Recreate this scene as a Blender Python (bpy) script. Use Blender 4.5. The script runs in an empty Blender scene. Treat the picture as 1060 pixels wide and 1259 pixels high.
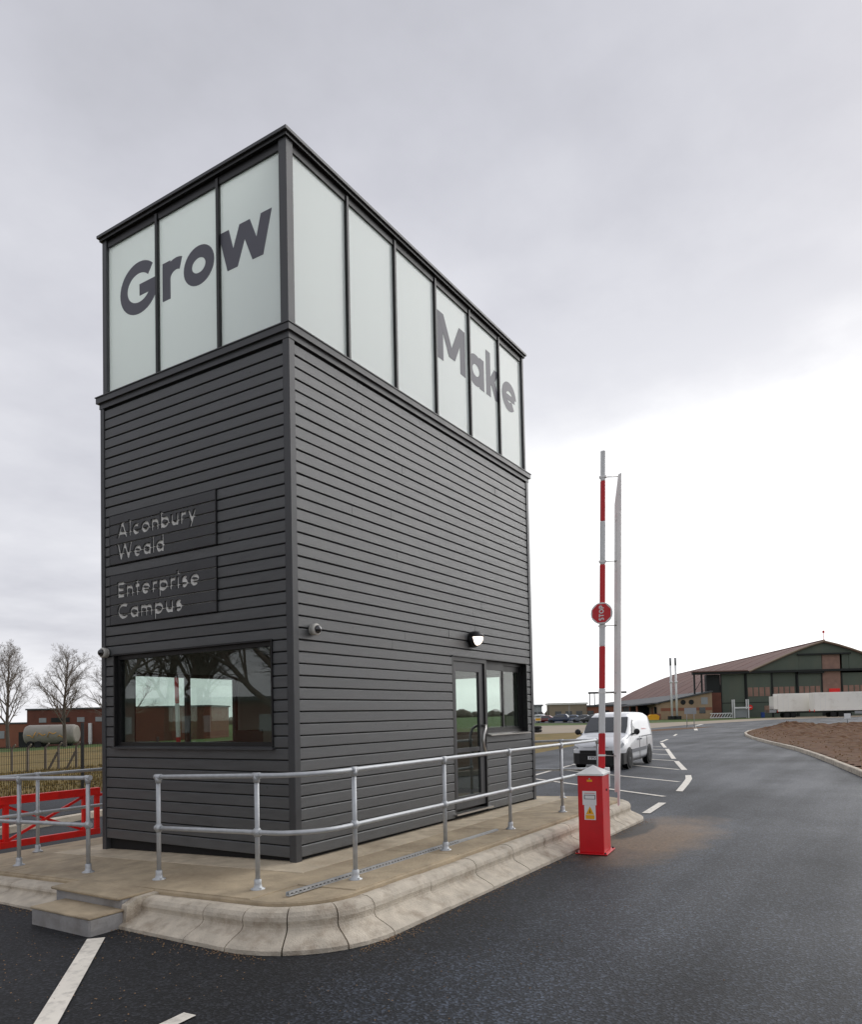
import bpy, bmesh, math, random
from mathutils import Vector, Matrix, noise
R_ = math.radians
sc = bpy.context.scene
COL = sc.collection

# ------------------------------------------------------------------ camera
cam_data = bpy.data.cameras.new('camera')
cam = bpy.data.objects.new('camera', cam_data); COL.objects.link(cam); sc.camera = cam
YAW, PITCH, ROLL = 0.5582027870385408, 0.036970663397755094, -0.02151566260747853
CAM = Vector((-5.684401962137298, -5.2109256987858945, 1.5019101013774214))
fw = Vector((math.cos(YAW)*math.cos(PITCH), math.sin(YAW)*math.cos(PITCH), math.sin(PITCH)))
rt = Vector((math.sin(YAW), -math.cos(YAW), 0)); upv = rt.cross(fw)
r2 = rt*math.cos(ROLL) + upv*math.sin(ROLL); u2 = -rt*math.sin(ROLL) + upv*math.cos(ROLL)
M = Matrix((r2, u2, -fw)).transposed().to_4x4(); M.translation = CAM
cam.matrix_world = M
cam_data.sensor_fit = 'HORIZONTAL'; cam_data.sensor_width = 36
cam_data.lens = 36*910.17/1060
cam_data.shift_x = (530-530.15)/1060; cam_data.shift_y = (846.09-629.5)/1060
cam_data.clip_start = 0.05; cam_data.clip_end = 6000

# ------------------------------------------------------------------ sky, sun, exposure
SUN_EL, SUN_AZ = R_(34), R_(-24)      # direction towards the sun behind the clouds
world = bpy.data.worlds.new('World'); sc.world = world; world.use_nodes = True
nt = world.node_tree; nt.nodes.clear()
def WN(t, **k):
    n = nt.nodes.new(t)
    for a, b in k.items(): setattr(n, a, b)
    return n
def wl(a, b): nt.links.new(a, b)
def wmath(op, a, b=None, clamp=False):
    n = WN('ShaderNodeMath', operation=op, use_clamp=clamp)
    for i, v in enumerate((a, b)):
        if v is None: continue
        if isinstance(v, (int, float)): n.inputs[i].default_value = v
        else: wl(v, n.inputs[i])
    return n.outputs[0]
sky = WN('ShaderNodeTexSky', sky_type='NISHITA'); sky.sun_disc = False
sky.sun_elevation = SUN_EL; sky.sun_rotation = math.pi/2 - SUN_AZ; sky.dust_density = 3.0
tc = WN('ShaderNodeTexCoord'); sep = WN('ShaderNodeSeparateXYZ'); wl(tc.outputs['Generated'], sep.inputs[0])
zc = wmath('MAXIMUM', sep.outputs[2], 0.0)
# cloud deck seen in perspective: project the direction on a plane overhead
den = wmath('ADD', zc, 0.16)
px = wmath('DIVIDE', sep.outputs[0], den); py = wmath('DIVIDE', sep.outputs[1], den)
comb = WN('ShaderNodeCombineXYZ'); wl(px, comb.inputs[0]); wl(py, comb.inputs[1])
n1 = WN('ShaderNodeTexNoise'); n1.inputs['Scale'].default_value = 0.55; n1.inputs['Detail'].default_value = 5; n1.inputs['Roughness'].default_value = 0.5
n1.inputs['Distortion'].default_value = 0.5
wl(comb.outputs[0], n1.inputs['Vector'])
n2 = WN('ShaderNodeTexNoise'); n2.inputs['Scale'].default_value = 2.1; n2.inputs['Detail'].default_value = 6; n2.inputs['Roughness'].default_value = 0.55
wl(comb.outputs[0], n2.inputs['Vector'])
cl = wmath('ADD', wmath('MULTIPLY', wmath('SUBTRACT', n1.outputs[0], 0.5), 1.15), wmath('MULTIPLY', wmath('SUBTRACT', n2.outputs[0], 0.5), 0.8))
# brighter towards the horizon and towards the hidden sun
hor = wmath('POWER', wmath('SUBTRACT', 1.0, zc), 4.0)
GL = R_(-3)                                  # thin bright break in the cloud low on the sun's side
sdir = Vector((math.cos(GL)*math.cos(R_(8)), math.sin(GL)*math.cos(R_(8)), math.sin(R_(8))))
dot = WN('ShaderNodeVectorMath', operation='DOT_PRODUCT'); wl(tc.outputs['Generated'], dot.inputs[0]); dot.inputs[1].default_value = sdir
lobe = wmath('POWER', wmath('MAXIMUM', dot.outputs['Value'], 0.0), 5.0)
brk = WN('ShaderNodeMapRange', interpolation_type='SMOOTHSTEP'); brk.inputs['From Min'].default_value = .47; brk.inputs['From Max'].default_value = .27; brk.inputs['To Min'].default_value = .22; brk.inputs['To Max'].default_value = 1.0
wl(wmath('ADD', zc, wmath('MULTIPLY', wmath('SUBTRACT', n2.outputs[0], .5), .35)), brk.inputs[0])
lobe = wmath('MULTIPLY', lobe, brk.outputs[0])
lum = wmath('ADD', wmath('ADD', 0.59, wmath('MULTIPLY', hor, 0.20)), wmath('MULTIPLY', lobe, 0.62))
lum = wmath('ADD', lum, wmath('MULTIPLY', cl, 0.42))
lum = wmath('MAXIMUM', lum, 0.2)
tint = WN('ShaderNodeMixRGB'); tint.inputs[1].default_value = (0.955, 0.962, 1.05, 1); tint.inputs[2].default_value = (1.0, 1.0, 1.01, 1)
wl(wmath('MULTIPLY', wmath('SUBTRACT', lum, 0.55), 2.5, True), tint.inputs[0])
cc = WN('ShaderNodeVectorMath', operation='SCALE'); wl(tint.outputs[0], cc.inputs[0]); wl(lum, cc.inputs['Scale'])
ns = WN('ShaderNodeVectorMath', operation='SCALE'); wl(sky.outputs[0], ns.inputs[0]); ns.inputs['Scale'].default_value = 0.07
mixs = WN('ShaderNodeMixRGB'); mixs.inputs[0].default_value = 0.93
wl(ns.outputs[0], mixs.inputs[1]); wl(cc.outputs[0], mixs.inputs[2])
bg = WN('ShaderNodeBackground'); wl(mixs.outputs[0], bg.inputs[0]); bg.inputs[1].default_value = 1.0
wo = WN('ShaderNodeOutputWorld'); wl(bg.outputs[0], wo.inputs[0])

sund = bpy.data.lights.new('sun', 'SUN'); sund.energy = 1.2; sund.angle = R_(50); sund.color = (1, 0.985, 0.96)
sun = bpy.data.objects.new('sun', sund); COL.objects.link(sun)
sv = Vector((math.cos(SUN_AZ)*math.cos(SUN_EL), math.sin(SUN_AZ)*math.cos(SUN_EL), math.sin(SUN_EL)))
sun.rotation_euler = sv.to_track_quat('Z', 'Y').to_euler(); sun.location = (20, -20, 30)
vs = sc.view_settings; vs.view_transform = 'Standard'; vs.look = 'None'; vs.exposure = 0.27; vs.gamma = 1.0
sc.view_settings.use_curve_mapping = False
sc.cycles.max_bounces = 8; sc.cycles.transparent_max_bounces = 16
sc.cycles.use_denoising = True

# ------------------------------------------------------------------ materials
def s2l(c): return tuple(((v/255)/12.92 if v/255 <= .04045 else ((v/255+.055)/1.055)**2.4) for v in c)
def new_mat(name):
    m = bpy.data.materials.new(name); m.use_nodes = True
    b = m.node_tree.nodes['Principled BSDF']; return m, m.node_tree, b
def mat(name, rgb, rough=0.6, metal=0.0, var=0.0, vscale=3.0, bump=0.0, bscale=40.0, dirt=None, dscale=1.5, damt=0.5, spec=0.5, stretch=None, coat=0.0, objvar=0.0, spots=None):
    """colour (sRGB 0-255) with noise variation, optional dirt colour, fine bump"""
    m, t, b = new_mat(name); N = t.nodes; K = t.links
    c = s2l(rgb); b.inputs['Base Color'].default_value = (*c, 1)
    b.inputs['Roughness'].default_value = rough; b.inputs['Metallic'].default_value = metal
    b.inputs['Specular IOR Level'].default_value = spec; b.inputs['Coat Weight'].default_value = coat
    if var or bump or dirt:
        co = N.new('ShaderNodeTexCoord'); src = co.outputs['Object']
        if stretch:
            mp = N.new('ShaderNodeMapping'); mp.inputs['Scale'].default_value = stretch
            K.new(src, mp.inputs[0]); src = mp.outputs[0]
        colour = None
        if var:
            n = N.new('ShaderNodeTexNoise'); n.inputs['Scale'].default_value = vscale; n.inputs['Detail'].default_value = 6
            K.new(src, n.inputs['Vector'])
            r = N.new('ShaderNodeMapRange'); r.inputs['From Min'].default_value = .25; r.inputs['From Max'].default_value = .75
            r.inputs['To Min'].default_value = 1-var; r.inputs['To Max'].default_value = 1+var; K.new(n.outputs[0], r.inputs[0])
            h = N.new('ShaderNodeHueSaturation'); h.inputs['Color'].default_value = (*c, 1); K.new(r.outputs[0], h.inputs['Value'])
            colour = h.outputs[0]
            rr = N.new('ShaderNodeMapRange'); rr.inputs['To Min'].default_value = max(0, rough-.12); rr.inputs['To Max'].default_value = min(1, rough+.12)
            K.new(n.outputs[0], rr.inputs[0]); K.new(rr.outputs[0], b.inputs['Roughness'])
        if objvar:
            oi = N.new('ShaderNodeObjectInfo'); r = N.new('ShaderNodeMapRange'); r.inputs['To Min'].default_value = 1-objvar; r.inputs['To Max'].default_value = 1+objvar; K.new(oi.outputs['Random'], r.inputs[0])
            h2 = N.new('ShaderNodeHueSaturation'); K.new(colour, h2.inputs['Color']); K.new(r.outputs[0], h2.inputs['Value']); colour = h2.outputs[0]
        if spots:
            vo = N.new('ShaderNodeTexVoronoi'); vo.inputs['Scale'].default_value = spots; K.new(co.outputs['Object'], vo.inputs['Vector'])
            r = N.new('ShaderNodeMapRange'); r.inputs['From Min'].default_value = .03; r.inputs['From Max'].default_value = .06; r.inputs['To Min'].default_value = .55; r.inputs['To Max'].default_value = 1; K.new(vo.outputs['Distance'], r.inputs[0])
            h3 = N.new('ShaderNodeHueSaturation'); K.new(colour, h3.inputs['Color']); K.new(r.outputs[0], h3.inputs['Value']); colour = h3.outputs[0]
        if dirt:
            n = N.new('ShaderNodeTexNoise'); n.inputs['Scale'].default_value = dscale; n.inputs['Detail'].default_value = 8; n.inputs['Roughness'].default_value = .65
            K.new(src, n.inputs['Vector'])
            r = N.new('ShaderNodeMapRange'); r.inputs['From Min'].default_value = .5; r.inputs['From Max'].default_value = .72
            r.inputs['To Min'].default_value = 0; r.inputs['To Max'].default_value = damt; K.new(n.outputs[0], r.inputs[0])
            mx = N.new('ShaderNodeMixRGB'); K.new(r.outputs[0], mx.inputs[0])
            if colour: K.new(colour, mx.inputs[1])
            else: mx.inputs[1].default_value = (*c, 1)
            mx.inputs[2].default_value = (*s2l(dirt), 1); colour = mx.outputs[0]
        if colour: K.new(colour, b.inputs['Base Color'])
        if bump:
            n = N.new('ShaderNodeTexNoise'); n.inputs['Scale'].default_value = bscale; n.inputs['Detail'].default_value = 6
            K.new(src, n.inputs['Vector'])
            bp = N.new('ShaderNodeBump'); bp.inputs['Strength'].default_value = bump; bp.inputs['Distance'].default_value = .01
            K.new(n.outputs[0], bp.inputs['Height']); K.new(bp.outputs[0], b.inputs['Normal'])
    return m
def schlick(t, f0, scale=1.0):
    """two-sided Fresnel weight"""
    g = t.nodes.new('ShaderNodeNewGeometry'); d = t.nodes.new('ShaderNodeVectorMath'); d.operation = 'DOT_PRODUCT'
    t.links.new(g.outputs['Incoming'], d.inputs[0]); t.links.new(g.outputs['Normal'], d.inputs[1])
    def mth(op, a, b=None):
        n = t.nodes.new('ShaderNodeMath'); n.operation = op
        for i, v in enumerate((a, b)):
            if v is None: continue
            if isinstance(v, (int, float)): n.inputs[i].default_value = v
            else: t.links.new(v, n.inputs[i])
        return n.outputs[0]
    c = mth('ABSOLUTE', d.outputs['Value']); p = mth('POWER', mth('SUBTRACT', 1.0, c), 5.0)
    n = mth('MULTIPLY', mth('ADD', mth('MULTIPLY', p, 1-f0), f0), scale); nn = t.nodes.new('ShaderNodeClamp'); t.links.new(n, nn.inputs[0]); return nn.outputs[0]
def glass_mat(name, tint=(1, 1, 1), refl=1.0):
    m = bpy.data.materials.new(name); m.use_nodes = True; t = m.node_tree; t.nodes.clear()
    o = t.nodes.new('ShaderNodeOutputMaterial'); mx = t.nodes.new('ShaderNodeMixShader')
    tr = t.nodes.new('ShaderNodeBsdfTransparent'); tr.inputs[0].default_value = (*tint, 1)
    g = t.nodes.new('ShaderNodeBsdfGlossy'); g.inputs['Roughness'].default_value = 0.0
    t.links.new(schlick(t, .055, refl), mx.inputs[0])
    t.links.new(tr.outputs[0], mx.inputs[1]); t.links.new(g.outputs[0], mx.inputs[2]); t.links.new(mx.outputs[0], o.inputs[0])
    return m
def frosted_mat(name, rgb, trans, f0=.045, rg=.15):
    m = bpy.data.materials.new(name); m.use_nodes = True; t = m.node_tree; t.nodes.clear()
    o = t.nodes.new('ShaderNodeOutputMaterial')
    d = t.nodes.new('ShaderNodeBsdfDiffuse'); d.inputs[0].default_value = (*rgb, 1)
    tl = t.nodes.new('ShaderNodeBsdfTranslucent'); tl.inputs[0].default_value = (*rgb, 1)
    m1 = t.nodes.new('ShaderNodeMixShader'); m1.inputs[0].default_value = trans
    g = t.nodes.new('ShaderNodeBsdfGlossy'); g.inputs['Roughness'].default_value = rg
    m2 = t.nodes.new('ShaderNodeMixShader'); t.links.new(schlick(t, f0), m2.inputs[0])
    t.links.new(d.outputs[0], m1.inputs[1]); t.links.new(tl.outputs[0], m1.inputs[2])
    t.links.new(m1.outputs[0], m2.inputs[1]); t.links.new(g.outputs[0], m2.inputs[2]); t.links.new(m2.outputs[0], o.inputs[0])
    return m
def emit_mat(name, rgb, s):
    m, t, b = new_mat(name); b.inputs['Base Color'].default_value = (*rgb, 1)
    b.inputs['Emission Color'].default_value = (*rgb, 1); b.inputs['Emission Strength'].default_value = s; b.inputs['Roughness'].default_value = .2
    return m

MT = {}
MT['board'] = mat('painted_board', (76, 78, 79), .40, var=.16, vscale=2.2, bump=.35, bscale=30, stretch=(1.5, 1.5, 9), spec=.75, objvar=.10, spots=3.3, dirt=(92, 88, 82), dscale=1.0, damt=.16)
MT['trim'] = mat('dark_trim', (64, 65, 67), .42, var=.08, vscale=3, bump=.1, bscale=60)
MT['frame'] = mat('window_frame_dark', (24, 24, 25), .42, var=.06)
MT['black'] = mat('black_plastic', (18, 18, 19), .45)
MT['void'] = mat('dark_steel_skid', (14, 14, 15), .8)
MT['glass'] = glass_mat('clear_glass', (.86, .91, .88), 1.35)
MT['frost'] = frosted_mat('frosted_pane', (.94, .98, .957), .52)
MT['vinyl'] = frosted_mat('grey_vinyl_letter', (.20, .20, .235), .3, .018, .35)
MT['signback'] = mat('letter_recess_backing', (238, 236, 230), .5, var=.08)
MT['inner'] = mat('interior_white_panel', (150, 152, 146), .7, var=.04)
MT['innerfloor'] = mat('interior_floor', (70, 62, 56), .6, var=.1)
MT['galv'] = mat('galvanised_steel', (184, 187, 189), .5, metal=.5, var=.14, vscale=16, bump=.1, bscale=90)
MT['red'] = mat('red_paint', (205, 14, 28), .35, var=.07, vscale=5, dirt=(120, 40, 36), dscale=4, damt=.25)
MT['orangered'] = mat('orange_red_paint', (236, 30, 22), .4, var=.08, vscale=6, dirt=(120, 30, 24), dscale=5, damt=.35)
MT['white'] = mat('white_paint', (226, 227, 226), .4, var=.04, vscale=4, dirt=(170, 168, 160), dscale=5, damt=.25)
MT['alu'] = mat('white_aluminium', (234, 232, 229), .4, metal=.1, var=.05)
MT['yellow'] = mat('yellow_label', (236, 170, 20), .5)
MT['label'] = mat('white_label', (225, 225, 225), .5)
MT['greylabel'] = mat('grey_print', (110, 112, 116), .6)
MT['steel'] = mat('brushed_steel', (190, 188, 184), .3, metal=.9)
MT['camera_shell'] = mat('camera_shell', (190, 188, 180), .5)
MT['dome'] = mat('smoked_dome', (22, 20, 22), .05, coat=1.0)
MT['lamp'] = emit_mat('lamp_lens', (1.0, .84, .72), 2.2)
MT['concrete'] = mat('slab_concrete', (170, 154, 128), .8, var=.26, vscale=4.5, bump=.7, bscale=35, dirt=(98, 82, 62), dscale=1.1, damt=.75)
MT['concrete2'] = mat('slab_concrete_strip', (190, 176, 152), .8, var=.22, vscale=5.5, bump=.7, bscale=35, dirt=(122, 102, 78), dscale=1.3, damt=.6)
MT['kerb'] = mat('kerb_concrete', (192, 182, 165), .8, var=.2, vscale=7, bump=.8, bscale=70, dirt=(124, 106, 86), dscale=4.5, damt=.7, objvar=.08)
MT['step'] = mat('step_concrete', (150, 148, 146), .85, var=.2, vscale=5, bump=.5, bscale=40, dirt=(108, 100, 90), dscale=3, damt=.6)
MT['oldpost'] = mat('old_post_concrete', (104, 96, 86), .9, var=.15)
MT['tanker'] = mat('dirty_tanker_white', (150, 145, 136), .6, var=.08, dirt=(120, 108, 92), dscale=1.2, damt=.5)
MT['tyre'] = mat('tyre_rubber', (22, 22, 23), .8)
MT['rim'] = mat('wheel_rim', (120, 122, 124), .4, metal=.6)
MT['bark'] = mat('bark', (88, 78, 68), .9, var=.2, vscale=4)
MT['twig'] = mat('twig_bark', (120, 108, 98), .9)

# asphalt: dark aggregate with lighter worn patches, damp gloss and a mud stain next to the barrier
def asphalt():
    m, t, b = new_mat('asphalt'); N = t.nodes; K = t.links
    co = N.new('ShaderNodeTexCoord')
    def noi(s, d=6, r=.6):
        n = N.new('ShaderNodeTexNoise'); n.inputs['Scale'].default_value = s; n.inputs['Detail'].default_value = d; n.inputs['Roughness'].default_value = r
        K.new(co.outputs['Object'], n.inputs['Vector']); return n.outputs[0]
    def mr(v, a, c, lo, hi):
        n = N.new('ShaderNodeMapRange'); n.inputs['From Min'].default_value = a; n.inputs['From Max'].default_value = c
        n.inputs['To Min'].default_value = lo; n.inputs['To Max'].default_value = hi; K.new(v, n.inputs[0]); return n.outputs[0]
    def mix(f, a, c, bt='MIX'):
        n = N.new('ShaderNodeMixRGB'); n.blend_type = bt
        for i, v in enumerate((f, a, c)):
            if isinstance(v, tuple): n.inputs[i].default_value = (*v, 1)
            elif isinstance(v, (int, float)): n.inputs[i].default_value = v
            else: K.new(v, n.inputs[i])
        return n.outputs[0]
    big = noi(.22, 5, .6); mid = noi(2.3, 5); 
    vor = N.new('ShaderNodeTexVoronoi'); vor.inputs['Scale'].default_value = 62; K.new(co.outputs['Object'], vor.inputs['Vector'])
    sepc = N.new('ShaderNodeSeparateColor'); K.new(vor.outputs['Color'], sepc.inputs[0])
    pw = N.new('ShaderNodeMath'); pw.operation = 'POWER'; K.new(sepc.outputs[0], pw.inputs[0]); pw.inputs[1].default_value = 3.2
    stone0 = mr(pw.outputs[0], 0, 1, .45, 3.6)
    sn = mr(noi(34, 3, .7), .3, .7, .6, 1.4)
    smul = N.new('ShaderNodeMath'); smul.operation = 'MULTIPLY'; K.new(stone0, smul.inputs[0]); K.new(sn, smul.inputs[1]); stone = smul.outputs[0]
    mpz = N.new('ShaderNodeMapping'); mpz.inputs['Scale'].default_value = (.12, 1.1, 1); mpz.inputs['Rotation'].default_value = (0, 0, -.25); K.new(co.outputs['Object'], mpz.inputs[0])
    trk = N.new('ShaderNodeTexNoise'); trk.inputs['Scale'].default_value = 1.0; trk.inputs['Detail'].default_value = 5; K.new(mpz.outputs[0], trk.inputs['Vector'])
    bsum = N.new('ShaderNodeMath'); bsum.operation = 'MULTIPLY_ADD'; K.new(trk.outputs[0], bsum.inputs[0]); bsum.inputs[1].default_value = .8; K.new(big, bsum.inputs[2])
    base = mix(mr(bsum.outputs[0], .65, 1.1, 0, 1), s2l((25, 27, 31)), s2l((43, 48, 56)))
    # darker tarmac round the near end of the island
    sx = N.new('ShaderNodeSeparateXYZ'); K.new(co.outputs['Object'], sx.inputs[0])
    def madd(v, k, w):
        n = N.new('ShaderNodeMath'); n.operation = 'MULTIPLY_ADD'; K.new(v, n.inputs[0]); n.inputs[1].default_value = k; K.new(w, n.inputs[2]); return n.outputs[0]
    fy = mr(madd(mid, .9, sx.outputs[1]), -2.5, -1.2, 0, 1); fx = mr(madd(mid, 1.2, sx.outputs[0]), 6.5, 0.5, 0, 1)
    fm = N.new('ShaderNodeMath'); fm.operation = 'MULTIPLY'; K.new(fy, fm.inputs[0]); K.new(fx, fm.inputs[1])
    dark_zone = mr(fm.outputs[0], 0, 1, 0, .85)
    base = mix(dark_zone, base, s2l((17, 17, 18)))
    st = N.new('ShaderNodeVectorMath'); st.operation = 'SCALE'; K.new(base, st.inputs[0]); K.new(stone, st.inputs['Scale'])
    colr = st.outputs[0]
    # mud
    mv = N.new('ShaderNodeVectorMath'); mv.operation = 'SUBTRACT'; K.new(co.outputs['Object'], mv.inputs[0]); mv.inputs[1].default_value = (4.7, -2.35, -.23)
    ms = N.new('ShaderNodeVectorMath'); ms.operation = 'MULTIPLY'; K.new(mv.outputs[0], ms.inputs[0]); ms.inputs[1].default_value = (.42, 1.25, 0)
    ml = N.new('ShaderNodeVectorMath'); ml.operation = 'LENGTH'; K.new(ms.outputs[0], ml.inputs[0])
    mw = N.new('ShaderNodeMath'); mw.operation = 'MULTIPLY_ADD'; K.new(noi(1.6, 7, .65), mw.inputs[0]); mw.inputs[1].default_value = 1.1; K.new(ml.outputs['Value'], mw.inputs[2])
    mud = mr(mw.outputs[0], 1.0, 1.65, .85, 0)
    mudc = N.new('ShaderNodeVectorMath'); mudc.operation = 'SCALE'; mudc.inputs[0].default_value = s2l((116, 94, 70)); K.new(mr(noi(22, 5, .75), .3, .7, .55, 1.4), mudc.inputs['Scale'])
    colr = mix(mud, colr, mudc.outputs[0])
    tv = N.new('ShaderNodeVectorMath'); tv.operation = 'SUBTRACT'; K.new(co.outputs['Object'], tv.inputs[0]); tv.inputs[1].default_value = (5.15, -1.93, -.23)
    ts = N.new('ShaderNodeVectorMath'); ts.operation = 'MULTIPLY'; K.new(tv.outputs[0], ts.inputs[0]); ts.inputs[1].default_value = (1.15, 4.6, 0)
    tl_ = N.new('ShaderNodeVectorMath'); tl_.operation = 'LENGTH'; K.new(ts.outputs[0], tl_.inputs[0])
    tm = mr(madd(noi(5, 5, .6), .5, tl_.outputs['Value']), 1.05, 1.35, .9, 0)
    colr = mix(tm, colr, s2l((30, 26, 23)))
    sp = mr(noi(7, 5, .75), .64, .72, 0, .4)
    colr = mix(sp, colr, s2l((80, 84, 92)))
    K.new(colr, b.inputs['Base Color']); b.inputs['Specular IOR Level'].default_value = .4
    rgh = mix(dark_zone, mr(bsum.outputs[0], .65, 1.1, .74, .56), (.74, .74, .74)); K.new(rgh, b.inputs['Roughness'])
    bp = N.new('ShaderNodeBump'); bp.inputs['Strength'].default_value = .4; bp.inputs['Distance'].default_value = .005
    K.new(vor.outputs['Distance'], bp.inputs['Height']); K.new(bp.outputs[0], b.inputs['Normal'])
    return m
MT['asphalt'] = asphalt()
MT['tar'] = mat('dark_tar', (40, 36, 33), .55, var=.3, vscale=5, bump=.5, bscale=60, dirt=(92, 74, 56), dscale=4, damt=.5)
MT['oldroad'] = mat('old_concrete_road', (150, 136, 116), .8, var=.15, vscale=.4, dirt=(118, 108, 98), dscale=.2, damt=.6)
MT['paint'] = mat('road_paint', (222, 216, 204), .6, var=.08, vscale=4, dirt=(90, 86, 82), dscale=9, damt=.45)
def grass_mat(name, a, b_, sc1, dirt, damt):
    return mat(name, a, .9, var=.3, vscale=sc1, dirt=dirt, dscale=.35, damt=damt, bump=.6, bscale=6, spec=.2)
MT['grass'] = grass_mat('grass_green', (72, 92, 44), None, .9, (120, 104, 62), .55)
MT['tan'] = grass_mat('grass_tan', (122, 104, 60), None, 1.1, (84, 86, 46), .7)
MT['soil'] = mat('soil', (98, 70, 50), .95, var=.38, vscale=2.6, dirt=(124, 104, 66), dscale=3.2, damt=.55, bump=1.0, bscale=9, spec=.2)
MT['clod'] = mat('dry_clod', (136, 108, 78), .95, var=.3, vscale=1.2)
MT['brick'] = mat('brick_red', (108, 66, 54), .9, var=.15, vscale=.8, dirt=(84, 52, 42), dscale=.6, damt=.5)
MT['brick_y'] = mat('brick_yellow', (160, 138, 112), .9, var=.12, vscale=.8)
MT['brick_r'] = mat('brick_orange', (140, 90, 70), .9, var=.1, vscale=.8)
MT['hroof'] = mat('hangar_roof_brown', (116, 88, 80), .85, var=.12, vscale=.12, dirt=(84, 58, 52), dscale=.1, damt=.5)
MT['hgreen'] = mat('hangar_green', (84, 93, 82), .75, var=.15, vscale=.3, dirt=(98, 98, 84), dscale=.4, damt=.5, stretch=(1, 1, .25))
MT['hdark'] = mat('hangar_dark', (32, 35, 34), .8)
MT['rust'] = mat('rusty_glazing', (142, 112, 98), .7, var=.2, vscale=1)
MT['annexroof'] = mat('annex_roof', (78, 80, 82), .75, var=.1, vscale=.3)
MT['trailer'] = mat('trailer_white', (240, 238, 230), .5, var=.04, vscale=.4, dirt=(186, 176, 160), dscale=.6, damt=.4)
MT['grey'] = mat('grey_sheet', (150, 154, 156), .6, var=.08)
MT['darkglass'] = mat('dark_window', (44, 49, 53), .08, spec=1.0)
MT['vanwhite'] = mat('van_paint', (226, 228, 230), .25, coat=.5, dirt=(170, 162, 150), dscale=1.5, damt=.25)
MT['pink'] = mat('pink_print', (205, 150, 150), .5)
MT['blue'] = mat('blue_plastic', (40, 70, 140), .5)

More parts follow.
